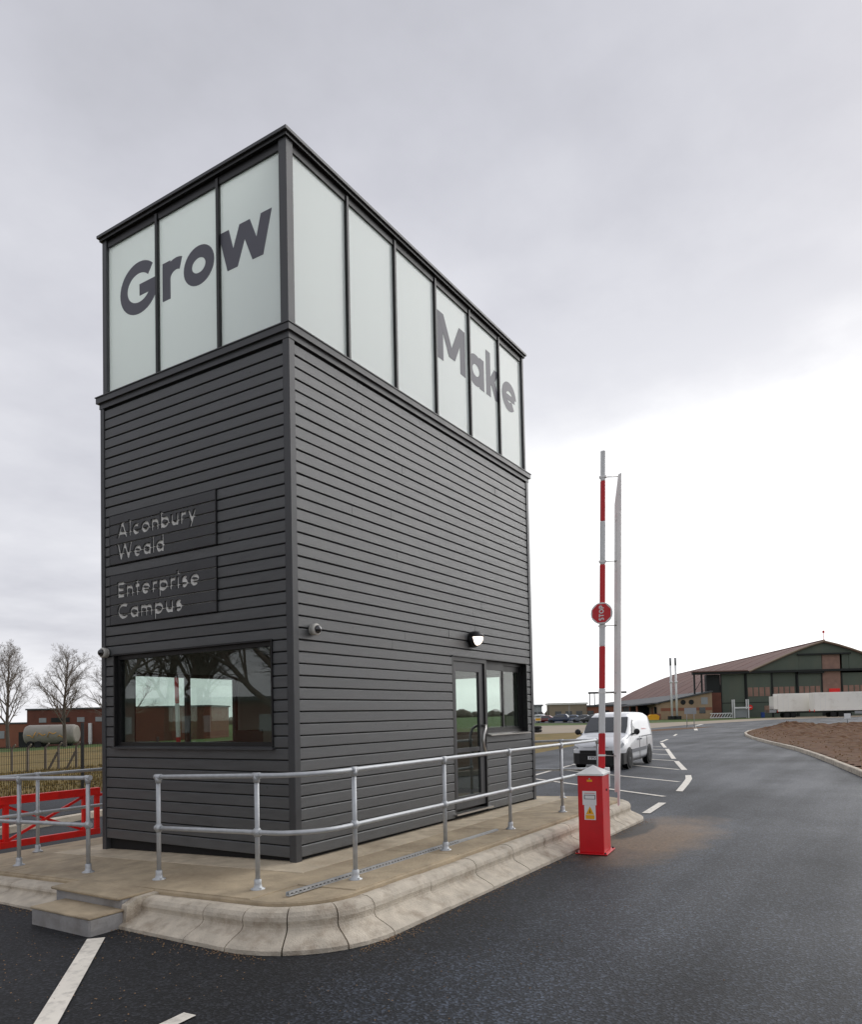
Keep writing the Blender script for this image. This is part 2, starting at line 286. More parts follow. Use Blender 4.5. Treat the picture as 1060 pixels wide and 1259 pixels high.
# ------------------------------------------------------------------ mesh helpers
class MB:
    def __init__(s): s.v = []; s.f = []; s.sm = []
    def add(s, vs_, fs, smooth=False):
        b = len(s.v); s.v += [tuple(v) for v in vs_]; s.f += [tuple(b+i for i in f) for f in fs]; s.sm += [smooth]*len(fs); return s
    def box(s, x0, x1, y0, y1, z0, z1):
        v = [(x, y, z) for z in (z0, z1) for y in (y0, y1) for x in (x0, x1)]
        return s.add(v, [(0, 2, 3, 1), (4, 5, 7, 6), (0, 1, 5, 4), (2, 6, 7, 3), (0, 4, 6, 2), (1, 3, 7, 5)])
    def bbox(s, x0, x1, y0, y1, z0, z1, c=.01):
        """box with chamfered vertical and top edges"""
        c = min(c, (x1-x0)/3, (y1-y0)/3, (z1-z0)/3)
        def ring(d, z): 
            return [(x0+d+c, y0+d, z), (x1-d-c, y0+d, z), (x1-d, y0+d+c, z), (x1-d, y1-d-c, z), (x1-d-c, y1-d, z), (x0+d+c, y1-d, z), (x0+d, y1-d-c, z), (x0+d, y0+d+c, z)]
        v = ring(c*.6, z0)+ring(0, z0+c)+ring(0, z1-c)+ring(c*.6, z1)
        f = [tuple(range(7, -1, -1)), tuple(24+i for i in range(8))]
        for k in range(3):
            for i in range(8):
                j = (i+1) % 8; f.append((k*8+i, k*8+j, k*8+8+j, k*8+8+i))
        return s.add(v, f)
    def obox(s, c, ax, ay, az, hx, hy, hz):
        c, ax, ay, az = map(Vector, (c, ax, ay, az))
        v = [c+ax*(hx*i)+ay*(hy*j)+az*(hz*k) for k in (-1, 1) for j in (-1, 1) for i in (-1, 1)]
        return s.add(v, [(0, 2, 3, 1), (4, 5, 7, 6), (0, 1, 5, 4), (2, 6, 7, 3), (0, 4, 6, 2), (1, 3, 7, 5)])
    def bar(s, a, b, w, h=None, up=(0, 0, 1)):
        a, b = Vector(a), Vector(b); d = (b-a); l = d.length; d.normalize(); u = Vector(up)
        if abs(d.dot(u)) > .98: u = Vector((1, 0, 0))
        x = d.cross(u).normalized(); y = x.cross(d)
        return s.obox((a+b)/2, d, x, y, l/2, w/2, (h or w)/2)
    def tube(s, pts, r, n=8, caps=True, smooth=True):
        pts = [Vector(p) for p in pts]; rs = r if isinstance(r, (list, tuple)) else [r]*len(pts)
        d0 = (pts[1]-pts[0]).normalized(); u = Vector((0, 0, 1)) if abs(d0.z) < .9 else Vector((1, 0, 0))
        x = d0.cross(u).normalized(); vs_ = []
        for i, p in enumerate(pts):
            d = ((pts[min(i+1, len(pts)-1)]-pts[max(i-1, 0)])).normalized()
            x = (x - d*x.dot(d)).normalized(); y = d.cross(x)
            for k in range(n):
                a = 2*math.pi*k/n; vs_.append(p + (x*math.cos(a)+y*math.sin(a))*rs[i])
        f = [(i*n+k, i*n+(k+1) % n, (i+1)*n+(k+1) % n, (i+1)*n+k) for i in range(len(pts)-1) for k in range(n)]
        s.add(vs_, f, smooth)
        if caps:
            b = len(s.v)-len(vs_)
            s.f += [tuple(b+k for k in range(n-1, -1, -1)), tuple(b+(len(pts)-1)*n+k for k in range(n))]; s.sm += [False, False]
        return s
    def lathe(s, prof, c=(0, 0, 0), axis=(0, 0, 1), n=16, smooth=True):
        c = Vector(c); ax = Vector(axis).normalized(); u = Vector((1, 0, 0)) if abs(ax.x) < .9 else Vector((0, 1, 0))
        x = ax.cross(u).normalized(); y = ax.cross(x); vs_ = []
        for r, h in prof:
            for k in range(n):
                a = 2*math.pi*k/n; vs_.append(c+ax*h+(x*math.cos(a)+y*math.sin(a))*r)
        f = [(i*n+k, i*n+(k+1) % n, (i+1)*n+(k+1) % n, (i+1)*n+k) for i in range(len(prof)-1) for k in range(n)]
        s.add(vs_, f, smooth); b = len(s.v)-len(vs_)
        s.f += [tuple(b+k for k in range(n-1, -1, -1)), tuple(b+(len(prof)-1)*n+k for k in range(n))]; s.sm += [False, False]
        return s
    def prism(s, poly, o, ax, ay, an, d0, d1):
        """2-D polygon (ax, ay plane at o) extruded along an from d0 to d1"""
        o, ax, ay, an = map(Vector, (o, ax, ay, an)); n = len(poly)
        v = [o+ax*p[0]+ay*p[1]+an*d for d in (d0, d1) for p in poly]
        f = [tuple(range(n-1, -1, -1)), tuple(range(n, 2*n))]+[(i, (i+1) % n, n+(i+1) % n, n+i) for i in range(n)]
        return s.add(v, f)
    def sweep(s, prof, path, smooth=False):
        """profile (outward u, z) swept along plan path of (x, y, nx, ny)"""
        n = len(prof); v = []
        for (x, y, nx, ny) in path:
            for (u, z) in prof: v.append((x+nx*u, y+ny*u, z))
        f = [(i*n+k, i*n+(k+1) % n, (i+1)*n+(k+1) % n, (i+1)*n+k) for i in range(len(path)-1) for k in range(n)]
        f += [tuple(range(n-1, -1, -1)), tuple((len(path)-1)*n+k for k in range(n))]
        return s.add(v, f, smooth)
    def build(s, name, m, parent=None, world=False):
        me = bpy.data.meshes.new(name); me.from_pydata(s.v, [], s.f); me.polygons.foreach_set('use_smooth', s.sm)
        me.materials.append(MT[m] if isinstance(m, str) else m)
        bm = bmesh.new(); bm.from_mesh(me); bmesh.ops.recalc_face_normals(bm, faces=bm.faces); bm.to_mesh(me); bm.free(); me.update()
        o = bpy.data.objects.new(name, me); COL.objects.link(o)
        if parent is not None: attach(o, parent, world)
        return o
WL = {}
def attach(o, parent, world=False):
    o.parent = parent
    if world: o.location = -Vector(WL.get(parent.name, (0, 0, 0)))
    if world: WL[o.name] = (0, 0, 0)
    return o
def tag(o, label=None, cat=None, group=None, kind=None):
    if label: o['label'] = label
    if cat: o['category'] = cat
    if group: o['group'] = group
    if kind: o['kind'] = kind
    return o
def thing(name, label, cat, loc=(0, 0, 0), rz=0, group=None):
    o = bpy.data.objects.new(name, None); COL.objects.link(o); o.location = loc; o.rotation_euler = (0, 0, rz); o.empty_display_size = .2
    WL[o.name] = loc
    return tag(o, label, cat, group)
def copy_tree(o, parent=None):
    c = o.copy(); COL.objects.link(c); c.parent = parent
    for ch in list(o.children): copy_tree(ch, c)
    return c
def struct(o): o['kind'] = 'structure'; return o

# ------------------------------------------------------------------ ground
ROAD = -0.23
def hz(x, y):
    d = y - .55*x - 13
    d = (math.log1p(math.exp(d/3))*3 if d < 60 else d)
    return -0.0233*min(d, 75)
def sheet(name, poly, z, m, kind='structure', sub=0, thick=None):
    """flat polygon sheet following the terrain, triangulated and subdivided"""
    bm = bmesh.new(); vs_ = [bm.verts.new((x, y, 0)) for x, y in poly]
    bm.faces.new(vs_); bmesh.ops.triangulate(bm, faces=bm.faces)
    for _ in range(sub): bmesh.ops.subdivide_edges(bm, edges=bm.edges, cuts=1, use_grid_fill=True)
    for v in bm.verts: v.co.z = z + hz(v.co.x, v.co.y)
    bmesh.ops.recalc_face_normals(bm, faces=bm.faces)
    me = bpy.data.meshes.new(name); bm.to_mesh(me); bm.free()
    if me.polygons[0].normal.z < 0: me.flip_normals()
    me.materials.append(MT[m]); o = bpy.data.objects.new(name, me); COL.objects.link(o); o['kind'] = kind
    return o
gx = [-3000, -800, -300, -120, -60, -30]+[-20+6*i for i in range(40)]+[230, 260, 320, 420, 700, 1500, 3500]
mb = MB(); nx = len(gx)
mb.add([(x, y, ROAD-.05+hz(x, y)) for y in gx for x in gx], [(j*nx+i, j*nx+i+1, (j+1)*nx+i+1, (j+1)*nx+i) for j in range(nx-1) for i in range(nx-1)], True)
struct(mb.build('ground', 'grass'))
# carriageway
LEFT_EDGE = [(-60, 6.2), (-10, 6.5), (0.7, 6.85), (2.8, 7.38), (8, 7.9), (14, 8.0), (23.5, 8.0), (30, 8.9), (38.4, 9.8), (53, 11.1)]
asph = [(-60, -45), (60, -45), (150, -45), (159.2, -11.6), (138.8, -.5), (122.9, 10.1), (87, 15.7), (66.6, 15.7), (53, 11.1)] + LEFT_EDGE[-2::-1]
sheet('road', asph, ROAD, 'asphalt')
sheet('old_concrete_road', [(30, 26), (46.8, 22.3), (50.6, 21.3), (55.6, 18.9), (66.6, 15.7), (87, 15.7), (122.9, 10.1), (138.8, -.5), (159.2, -11.6), (202, -13.2), (178, .7), (152, 13.5), (110, 20.8), (100.7, 25.6), (93.1, 31.3), (89.7, 39.6), (60, 52)], ROAD-.008, 'oldroad')
sheet('grass_verge', [(20, 8.3), (23.5, 8.02), (30, 8.92), (38.4, 9.82), (53, 11.12), (66.4, 15.6), (55.6, 18.85), (50.6, 21.2), (46.8, 22.2), (30, 24), (18, 22), (15, 12)], ROAD-.02, 'tan')
sheet('footpath', [(-40, 7.0), (.6, 7.35), (2.7, 7.9), (8, 8.4), (14, 8.5), (14, 11.6), (5.5, 11.5), (2.8, 10.9), (-40, 10)], ROAD+.06, 'asphalt')
sheet('rough_grass_verge', [(-40, 10.02), (2.8, 10.92), (5.5, 11.52), (14, 11.62), (18, 22), (30, 30), (45, 60), (20, 70), (-40, 40)], ROAD+.0, 'tan', sub=4)
sheet('mud_strip', [(57, 12.6), (66, 10.6), (74, 10.4), (71, 12.4), (63, 14)], ROAD+.004, 'soil')
sheet('car_park', [(112, 37), (118, 36.5), (160, 47), (160, 70), (128, 62), (120, 52)], ROAD-.02, 'asphalt')

def path_kerb(name, pts, closed, prof, m, stone, gap=.008, zf=None):
    """kerb stones one by one along a plan polyline; outward normal on the right of travel"""
    root = bpy.data.objects.new(name, None); COL.objects.link(root); root['kind'] = 'structure'
    P = [Vector((x, y)) for x, y in pts]; acc = [0]
    for a, b in zip(P, P[1:]): acc.append(acc[-1]+(b-a).length)
    def at(s):
        s = max(0, min(acc[-1]-1e-6, s))
        i = max(k for k in range(len(acc)-1) if acc[k] <= s)
        return P[i].lerp(P[i+1], (s-acc[i])/(acc[i+1]-acc[i]))
    def nrm(s):
        d = (at(min(acc[-1]-1e-4, s+.12))-at(max(0, s-.12))).normalized(); return (d.y, -d.x)
    s = 0; k = 0; rnd = random.Random(5)
    while s < acc[-1]-.05:
        L = stone(s) if callable(stone) else stone
        e = min(acc[-1], s+L); n = max(2, int((e-s)/.15)+1)
        pa = []
        for i in range(n+1):
            q = s+gap/2+(e-s-gap)*i/n; c = at(q); nn = nrm(q); pa.append((c.x, c.y, nn[0], nn[1]))
        dz = rnd.uniform(-.004, .004)
        ks = MB().sweep([(u, z+dz) for u, z in prof], pa)
        if zf: ks.v = [(x, y, zf(x, y, z)) for x, y, z in ks.v]
        ks.build('kerb_stone', m, root)
        s = e; k += 1
    return root
# kerb and soil on the right
RK = [(-14, -10.6), (-2, -8.4), (6, -6.7), (10.5, -5.65), (15.4, -4.48), (20.35, -3.45), (24, -2.65), (27.45, -1.82), (31, -.8), (35.1, .4), (40, 1.75), (44.8, 2.85), (49, 3.6), (53.6, 4.1), (57.5, 4.2), (60.5, 3.7), (62.5, 2.5), (64, .5), (66, -3), (70, -10), (76, -22)]
kp = [(0, -.05), (0, .125), (-.02, .14), (-.11, .14), (-.125, .13), (-.125, -.05)]
path_kerb('verge_kerb', list(reversed(RK)), False, [(u, z+ROAD) for u, z in kp], 'kerb', .86)
def inside(x, y, poly):
    c = False; j = len(poly)-1
    for i in range(len(poly)):
        xi, yi = poly[i]; xj, yj = poly[j]
        if (yi > y) != (yj > y) and x < (xj-xi)*(y-yi)/(yj-yi)+xi: c = not c
        j = i
    return c
def seg_dist(x, y, pts):
    b = 1e9
    for (ax, ay), (bx, by) in zip(pts, pts[1:]):
        dx, dy = bx-ax, by-ay; t = max(0, min(1, ((x-ax)*dx+(y-ay)*dy)/(dx*dx+dy*dy)))
        b = min(b, math.hypot(x-ax-t*dx, y-ay-t*dy))
    return b
soil_poly = RK+[(60, -45), (-14, -45)]
mb = MB(); idx = {}; step = .2
ys = [-16+step*i for i in range(int(21/step)+1)]; xs = [6+step*1.35*i for i in range(int(62/(step*1.35))+1)]
for j, y in enumerate(ys):
    for i, x in enumerate(xs):
        if x > 16+(-4.5-y)*-1 and False: continue
        if not inside(x, y, soil_poly): continue
        d = seg_dist(x, y, RK)
        if d < .13: continue
        h = min(1, d/2.5)
        big = noise.fractal(Vector((x*.16, y*.2, 1)), 1, 2, 3)
        cl = noise.fractal(Vector((x*1.5, y*1.5, 7)), .8, 2.1, 4)
        tu = abs(noise.noise(Vector((x*2.9, y*2.9, 3))))
        z = ROAD+.10+h*(.10+.14*big+.07*cl+.05*tu+.05*noise.noise(Vector((x*6.1, y*6.1, 9))))
        # heap at the far left of the bed
        z += .42*math.exp(-((x-56)**2/10+(y-1.2)**2/3.5))*(1+.4*cl)
        z += .30*math.exp(-((x-60)**2/30+(y+3.5)**2/8))*(1+.4*cl)
        idx[i, j] = len(mb.v); mb.v.append((x, y, z))
for (i, j), a in list(idx.items()):
    if (i+1, j) in idx and (i, j+1) in idx and (i+1, j+1) in idx:
        mb.f.append((a, idx[i+1, j], idx[i+1, j+1], idx[i, j+1])); mb.sm.append(False)
tag(mb.build('soil', 'soil'), 'bare brown soil heaped behind the kerb of the road', 'soil', kind='stuff')
sheet('soil_bed', [(x+(.08 if y > -6 else 0), y-.1) for x, y in RK]+[(76, -44), (-14, -44)], ROAD+.09, 'soil')
rnd = random.Random(3); mb = MB()
for _ in range(2600):
    x = rnd.uniform(13, 64); y = rnd.uniform(-9, 4)
    if not inside(x, y, soil_poly) or seg_dist(x, y, RK) < .3: continue
    r = rnd.choice((.015, .02, .03, .04))*rnd.uniform(.7, 1.2)
    z = ROAD+.14+.08*min(1, seg_dist(x, y, RK)/2)
    v = [Vector((math.cos(a)*math.cos(b), math.sin(a)*math.cos(b), math.sin(b)*.8))*r*rnd.uniform(.7, 1.25)+Vector((x, y, z)) for b in (-.9, .2) for a in (0, 1.57, 3.14, 4.71)]+[Vector((x, y, z+r*.9))]
    mb.add(v, [(0, 1, 5, 4), (1, 2, 6, 5), (2, 3, 7, 6), (3, 0, 4, 7), (4, 5, 8), (5, 6, 8), (6, 7, 8), (7, 4, 8)])
tag(mb.build('soil_clods', 'clod'), 'loose clods of brown soil scattered over the bed', 'soil', kind='stuff')

# kerb beyond the island on the left
path_kerb('far_lane_kerb', [(24, 8.1), (14, 8.02), (8, 7.95), (2.8, 7.42), (.7, 6.9), (-9, 6.55)], False, [(0, ROAD-.05), (0, ROAD+.09), (.02, ROAD+.105), (.11, ROAD+.105), (.125, ROAD+.09), (.125, ROAD-.05)], 'kerb', .86)

# painted markings
def stripe(name, poly): return sheet(name, poly, ROAD+.004, 'paint')
def dash(name, a, b, w):
    a, b = Vector(a), Vector(b); d = (b-a).normalized(); n = Vector((-d.y, d.x))*w/2
    return stripe(name, [tuple(a+n), tuple(b+n), tuple(b-n), tuple(a-n)])
dash('road_marking', (-2.02, .31), (-3.9, -1.75), .135)
dash('road_marking', (-2.69, -1.61), (-4.3, -1.72), .10)
dash('road_marking', (6.95, -1.57), (8.5, -1.44), .14)
stripe('road_marking', [(10.65, -1.16), (12.3, -.9), (13.6, -.68), (14.7, -.42), (14.78, -.55), (13.7, -.82), (12.35, -1.05), (10.62, -1.31)])
for a, b in [((16.5, .02), (20.3, 1.18)), ((21.5, 1.56), (28.5, 3.6)), ((29.7, 3.98), (34.8, 5.5)), ((36, 5.85), (40, 6.5)), ((46, 7.6), (50, 8.4))]: dash('road_marking', a, b, .16)
for a, b in [((12.53, 3.03), (9.55, -1.2)), ((16.0, 4.1), (12.8, -.71)), ((19.3, 3.6), (16.6, .2)), ((22.5, 4.6), (20.5, 1.3)), ((26, 5.0), (23.85, 2.3)), ((29.2, 5.6), (27.5, 3.35)), ((32, 6.6), (30.6, 4.4))]: dash('road_marking', a, b, .12)
dash('road_marking', (12.4, 3.3), (17.5, 3.9), .12); dash('road_marking', (17.7, 3.92), (24, 4.9), .12)
dash('road_marking', (60, 9.2), (74, 12.4), .3); dash('road_marking', (80, 13.6), (88, 14.6), .4)

# ------------------------------------------------------------------ island slab, kerb, steps
def zs(x, y): return .035+.002*x-.033*y
SX0, SX1, SY0, SY1 = -1.38, 6.55, -1.40, 4.42
def rrect(x0, x1, y0, y1, r, n=10):
    P = []
    for cx, cy, a0 in ((x1-r, y1-r, 0), (x0+r, y1-r, 90), (x0+r, y0+r, 180), (x1-r, y0+r, 270)):
        for i in range(n+1):
            a = R_(a0+90*i/n); P.append((cx+r*math.cos(a), cy+r*math.sin(a)))
    return P
isl = bpy.data.objects.new('island', None); COL.objects.link(isl); isl['kind'] = 'structure'
def slab_piece(poly, m, name, dz=0, th=.5, bev=.012):
    mb = MB(); n = len(poly); c = Vector((sum(p[0] for p in poly)/n, sum(p[1] for p in poly)/n))
    def ring(ins, d):
        o = []
        for x, y in poly:
            v = Vector((x, y)); q = v+(c-v).normalized()*ins; o.append((q.x, q.y, zs(x, y)+d))
        return o
    v = ring(0, -th)+ring(0, dz-bev)+ring(bev, dz); f = [tuple(2*n+i for i in range(n))]
    for k in range(2):
        for i in range(n): j = (i+1) % n; f.append((k*n+i, k*n+j, (k+1)*n+j, (k+1)*n+i))
    return mb.add(v, f).build(name, m, isl)
outer = rrect(SX0, SX1, SY0, SY1, .55)
slab_piece(outer, 'concrete', 'paving_slab', dz=-.006)
# separate pours on top: an inner strip round the tower and outer bays
g = .006
def bay(x0, x1, y0, y1, m, dz): slab_piece([(x0+g, y0+g), (x1-g, y0+g), (x1-g, y1-g), (x0+g, y1-g)], m, 'concrete_bay', dz=dz, th=.02, bev=.004)
bay(-.40, 6.3, -.44, 3.63, 'concrete2', .006)
xs_ = [-.8, .9, 2.6, 4.3, 5.9]
for a, b in zip(xs_, xs_[1:]): bay(a, b, SY0+.012, -.44, 'concrete', .003)
ys_ = [-.75, 1.1, 2.9, 3.9]
for a, b in zip(ys_, ys_[1:]): bay(SX0+.012, -.40, a, b, 'concrete', .003)
# containment kerb round it (travel so that outward is on the right)
kprof = [(-.05, .20), (-.02, .232), (.05, .246), (.10, .243), (.145, .225), (.17, .195), (.178, .165), (.172, .138), (.172, .118), (.185, .098), (.22, .080), (.28, .058), (.345, .030), (.372, .010), (.375, -.06), (-.05, -.06)]
kprof = [(u, z+ROAD+.012) for u, z in kprof]
def arc(cx, cy, r, a0, a1, n=12): return [(cx+r*math.cos(R_(a0+(a1-a0)*i/n)), cy+r*math.sin(R_(a0+(a1-a0)*i/n))) for i in range(n+1)]
r_ = .55
pathA = [(SX0, .42)] + arc(SX0+r_, SY0+r_, r_, 180, 270) + arc(SX1-r_, SY0+r_, r_, 270, 360) + arc(SX1-r_, SY1-r_, r_, 0, 90) + arc(SX0+r_, SY1-r_, r_, 90, 180) + [(SX0, 1.40)]
L1 = .42-(SY0+r_)
def stone_len(s):
    if s < L1-.3: return min(.83, L1-s) if L1-s > .3 else .83
    if s < L1+.8: return .30
    return .86
path_kerb('island_kerb', pathA, False, kprof, 'kerb', stone_len, zf=lambda x, y, z: z if z < ROAD else ROAD+(z-ROAD)*(zs(max(SX0, min(SX1, x)), max(SY0, min(SY1, y)))-.035-ROAD)/.258)
st = bpy.data.objects.new('island_steps', None); COL.objects.link(st); st['kind'] = 'structure'
MB().bbox(-1.70, -1.36, .44, 1.40, ROAD-.05, zs(-1.5, .9)-.012, .012).build('upper_step', 'step', st)
MB().bbox(-1.74, -1.37, .43, 1.42, zs(-1.5, .9)-.012, zs(-1.5, .9)+.012, .008).build('step_tread', 'concrete', st)
MB().bbox(-2.02, -1.702, .40, 1.24, ROAD-.05, -.10, .012).build('lower_step', 'step', st)
MB().bbox(-2.03, -1.702, .395, 1.245, -.10, -.082, .006).build('step_tread', 'concrete', st)
MB().prism([(-1.72, ROAD), (-1.36, ROAD), (-1.36, .0), (-1.60, -.01), (-1.70, -.05)], (0, 0, 0), (1, 0, 0), (0, 0, 1), (0, 1, 0), .36, .432).build('step_cheek', 'kerb', st)


# ------------------------------------------------------------------ lettering strokes (geometric sans)
def arcp(cx, cy, r, a0, a1, n=None):
    n = n or max(4, int(abs(a1-a0)/12)); return [(cx+r*math.cos(R_(a0+(a1-a0)*i/n)), cy+r*math.sin(R_(a0+(a1-a0)*i/n))) for i in range(n+1)]
def glyph(ch, w):
    """strokes (polylines) and advance; x-height .5, caps .7"""
    h = w/2; r = .25-h; k_ = w*.56
    def H(*p): return [('H', a, b) for a, b in zip(p, p[1:])]
    if ch == 'o': return [arcp(.25, .25, r, 0, 360, 32)], .5
    if ch == 'a': return [arcp(.25, .25, r, 0, 360, 32), [(.5-h, 0), (.5-h, .5)]], .5
    if ch == 'd': return [arcp(.25, .25, r, 0, 360, 32), [(.5-h, 0), (.5-h, .73)]], .5
    if ch == 'b': return [arcp(.25, .25, r, 0, 360, 32), [(h, 0), (h, .73)]], .5
    if ch == 'p': return [arcp(.25, .25, r, 0, 360, 32), [(h, -.2), (h, .5)]], .5
    if ch == 'e': return [arcp(.25, .25, r, 0, 314, 28), ['W', .62, (h*1.2, .235), (.5-h*.75, .235)]], .5
    if ch == 'c': return [arcp(.25, .25, r, 48, 312, 24)], .43
    if ch == 'n': return [[(h, 0), (h, .5)], arcp(.215, .5-h-(.215-h), .215-h, 180, 0)+[(.43-h, 0)]], .43
    if ch == 'u': return [[(.43-h, 0), (.43-h, .5)], [(h, .5)]+arcp(.215, h+(.215-h), .215-h, 180, 360)], .43
    if ch == 'm': q = .2; return [[(h, 0), (h, .5)], arcp(q, .5-h-(q-h), q-h, 180, 0)+[(2*q-h, 0)], arcp(3*q-2*h, .5-h-(q-h), q-h, 180, 0)+[(4*q-3*h, 0)]], 4*q-2*h
    if ch == 'r': return [[(h, 0), (h, .5)], arcp(.24, .5-h-(.24-h), .24-h, 180, 62)], .30
    if ch == 'l': return [[(h, 0), (h, .73)]], w
    if ch == 'i': return [[(h, 0), (h, .5)], [(h, .6), (h, .6+w*1.1)]], w
    if ch == 't': return [[(.13, 0), (.13, .66)], [(0, .5-h), (.28, .5-h)]], .28
    if ch == 's': return [arcp(.19, .5-h-.105, .105, 25, 200)+[(.14, .31), (.24, .2)][0:0]+arcp(.19, h+.105, .115, 60, -160)], .37
    if ch == 'k': return [[(h, 0), (h, .73)]]+H((w*.8, .2), (.45-k_*1.2, .5))+H((.2, .3), (.47-k_*1.2, 0)), .46
    if ch == 'w': return H((k_, .5), (.21, 0), (.39, .5), (.57, 0), (.78-k_, .5)), .78
    if ch == 'y': return H((k_, .5), (.25, .02))+H((.49-k_, .5), (.17, -.2)), .49
    if ch == 'A': return H((k_, 0), (.31, .7), (.62-k_, 0))+[[(.15, .2), (.47, .2)]], .62
    if ch == 'W': return H((k_, .7), (.25, 0), (.48, .7), (.71, 0), (.96-k_, .7)), .96
    if ch == 'E': return [[(h, 0), (h, .7)], [(h, .7-h), (.4, .7-h)], [(h, .35), (.37, .35)], [(h, h), (.4, h)]], .42
    if ch == 'C': return [arcp(.35, .35, .35-h, 45, 315, 30)], .6
    if ch == 'G': return [arcp(.35, .35, .35-h, 42, 352, 34), [(.36, .315), (.70-h*.6, .315)]], .70
    if ch == 'M': return [[(h, 0), (h, .7)], [(.74-h, 0), (.74-h, .7)]]+H((k_, .7), (.37, .13), (.74-k_, .7)), .74
    if ch == 'S': return [arcp(.23, .53-h*.2, .175-h*.4, 20, 230)+arcp(.23, .19, .19-h*.4, 60, -150)], .46
    if ch == 'T': return [[(.25, 0), (.25, .7)], [(0, .7-h), (.5, .7-h)]], .5
    if ch == 'O': return [arcp(.35, .35, .35-h, 0, 360, 32)], .70
    if ch == 'P': return [[(h, 0), (h, .7)], [(h, .7-h), (.25, .7-h)]+arcp(.25, .5-h*.5, .2-h*.5, 90, -90)+[(h, .3)]], .46
    if ch == 'F': return [[(h, 0), (h, .7)], [(h, .7-h), (.38, .7-h)], [(h, .36), (.34, .36)]], .40
    if ch == '5': return [[(.38, .7-h), (.1, .7-h), (.08, .4)]+arcp(.2, .22, .2-h, 110, -140)], .42
    if ch == '9': return [arcp(.21, .49, .21-h, 0, 360, 24), [(.42-h, .49), (.38, .2), (.2, h), (.06, h*1.4)]], .42
    return [], .25
def ribbon(mb, pl, w, o, ax, ay, an, d0, d1):
    """stroke polyline of width w as an extruded ribbon with mitred corners"""
    if pl[0] == 'H':
        (x0, y0), (x1, y1) = pl[1], pl[2]; k = w*.56
        mb.prism([(x0-k, y0), (x0+k, y0), (x1+k, y1), (x1-k, y1)], o, ax, ay, an, d0, d1); return
    P = [Vector(p) for p in pl]; n = len(P); closed = (P[0]-P[-1]).length < 1e-4
    if closed: P = P[:-1]; n -= 1
    Lf, Rt = [], []
    for i in range(n):
        if closed: a, b = P[i-1], P[(i+1) % n]; da, db = (P[i]-a).normalized(), (b-P[i]).normalized()
        else:
            da = (P[i]-P[i-1]).normalized() if i else (P[1]-P[0]).normalized()
            db = (P[i+1]-P[i]).normalized() if i < n-1 else da
        t = (da+db)
        t = t.normalized() if t.length > 1e-3 else da
        nn = Vector((-t.y, t.x)); k = max(.35, nn.dot(Vector((-da.y, da.x))))
        off = nn*(w/2/k); Lf.append(P[i]+off); Rt.append(P[i]-off)
    o, ax, ay, an = map(Vector, (o, ax, ay, an))
    def q(p, d): return o+ax*p.x+ay*p.y+an*d
    v = []
    for i in range(n): v += [q(Lf[i], d0), q(Rt[i], d0), q(Rt[i], d1), q(Lf[i], d1)]
    f = []
    for i in range(n if closed else n-1):
        j = (i+1) % n
        for k in range(4): f.append((i*4+k, i*4+(k+1) % 4, j*4+(k+1) % 4, j*4+k))
    if not closed: f += [(0, 1, 2, 3), ((n-1)*4+3, (n-1)*4+2, (n-1)*4+1, (n-1)*4)]
    mb.add(v, f)
def text_width(txt, w, sp): return sum(glyph(c, w)[1]+sp for c in txt)-sp
def write(txt, size, w, sp, o, ax, ay, an, d0, d1, fit=None):
    """one MB per letter; size = scale of the unit em; fit = total width wanted"""
    sx = size
    if fit: sx = fit/text_width(txt, w, sp)
    res = []; x = 0; o = Vector(o); ax = Vector(ax)
    for ch in txt:
        st_, adv = glyph(ch, w)
        mb = MB()
        for k, pl in enumerate(st_):
            e = .0004*k
            S_ = lambda q: (q[0]*sx, q[1]*size)
            wk = 1.0
            if pl[0] == 'W': wk = pl[1]; pl = pl[2:]
            ribbon(mb, ['H', S_(pl[1]), S_(pl[2])] if pl[0] == 'H' else [S_(q) for q in pl], w*size*wk, o+ax*(x*sx), ax, ay, an, d0-e, d1+e)
        if st_: res.append(mb)
        x += adv+sp
    return res

# ------------------------------------------------------------------ the tower
L, W = 5.93, 3.19
ZB, PITCH_B = .205, .125
TOP = 5.50
tower = thing('gatehouse_tower', 'tall dark grey boarded gatehouse with frosted glass top storey reading Grow and Make', 'building', (L/2, W/2, 0))
def tp(mb, name, m, parent=tower): return mb.build(name, m, parent, True)
TH = .022
bprof = [(-TH, .001), (-.004, .001), (0, .006), (0, .105), (-.009, .1135), (-TH, .1135)]
rb = random.Random(11)
def board(parent, a, b, z0, face):
    """board on a face: 'l' (x=0 plane, along y) or 'r' (y=0 plane, along x)"""
    mb = MB(); v = []; j = rb.uniform(-.0015, .0015)
    for t in (a, b):
        for n, z in bprof:
            nn = n+j
            v.append((-nn, t, z0+z) if face == 'l' else (t, -nn, z0+z))
    k = len(bprof)
    f = [(i, (i+1) % k, k+(i+1) % k, k+i) for i in range(k)]+[tuple(range(k)), tuple(range(2*k-1, k-1, -1))]
    mb.add(v, f); return tp(mb, 'board', 'board', parent)
CP = .085            # corner post face width
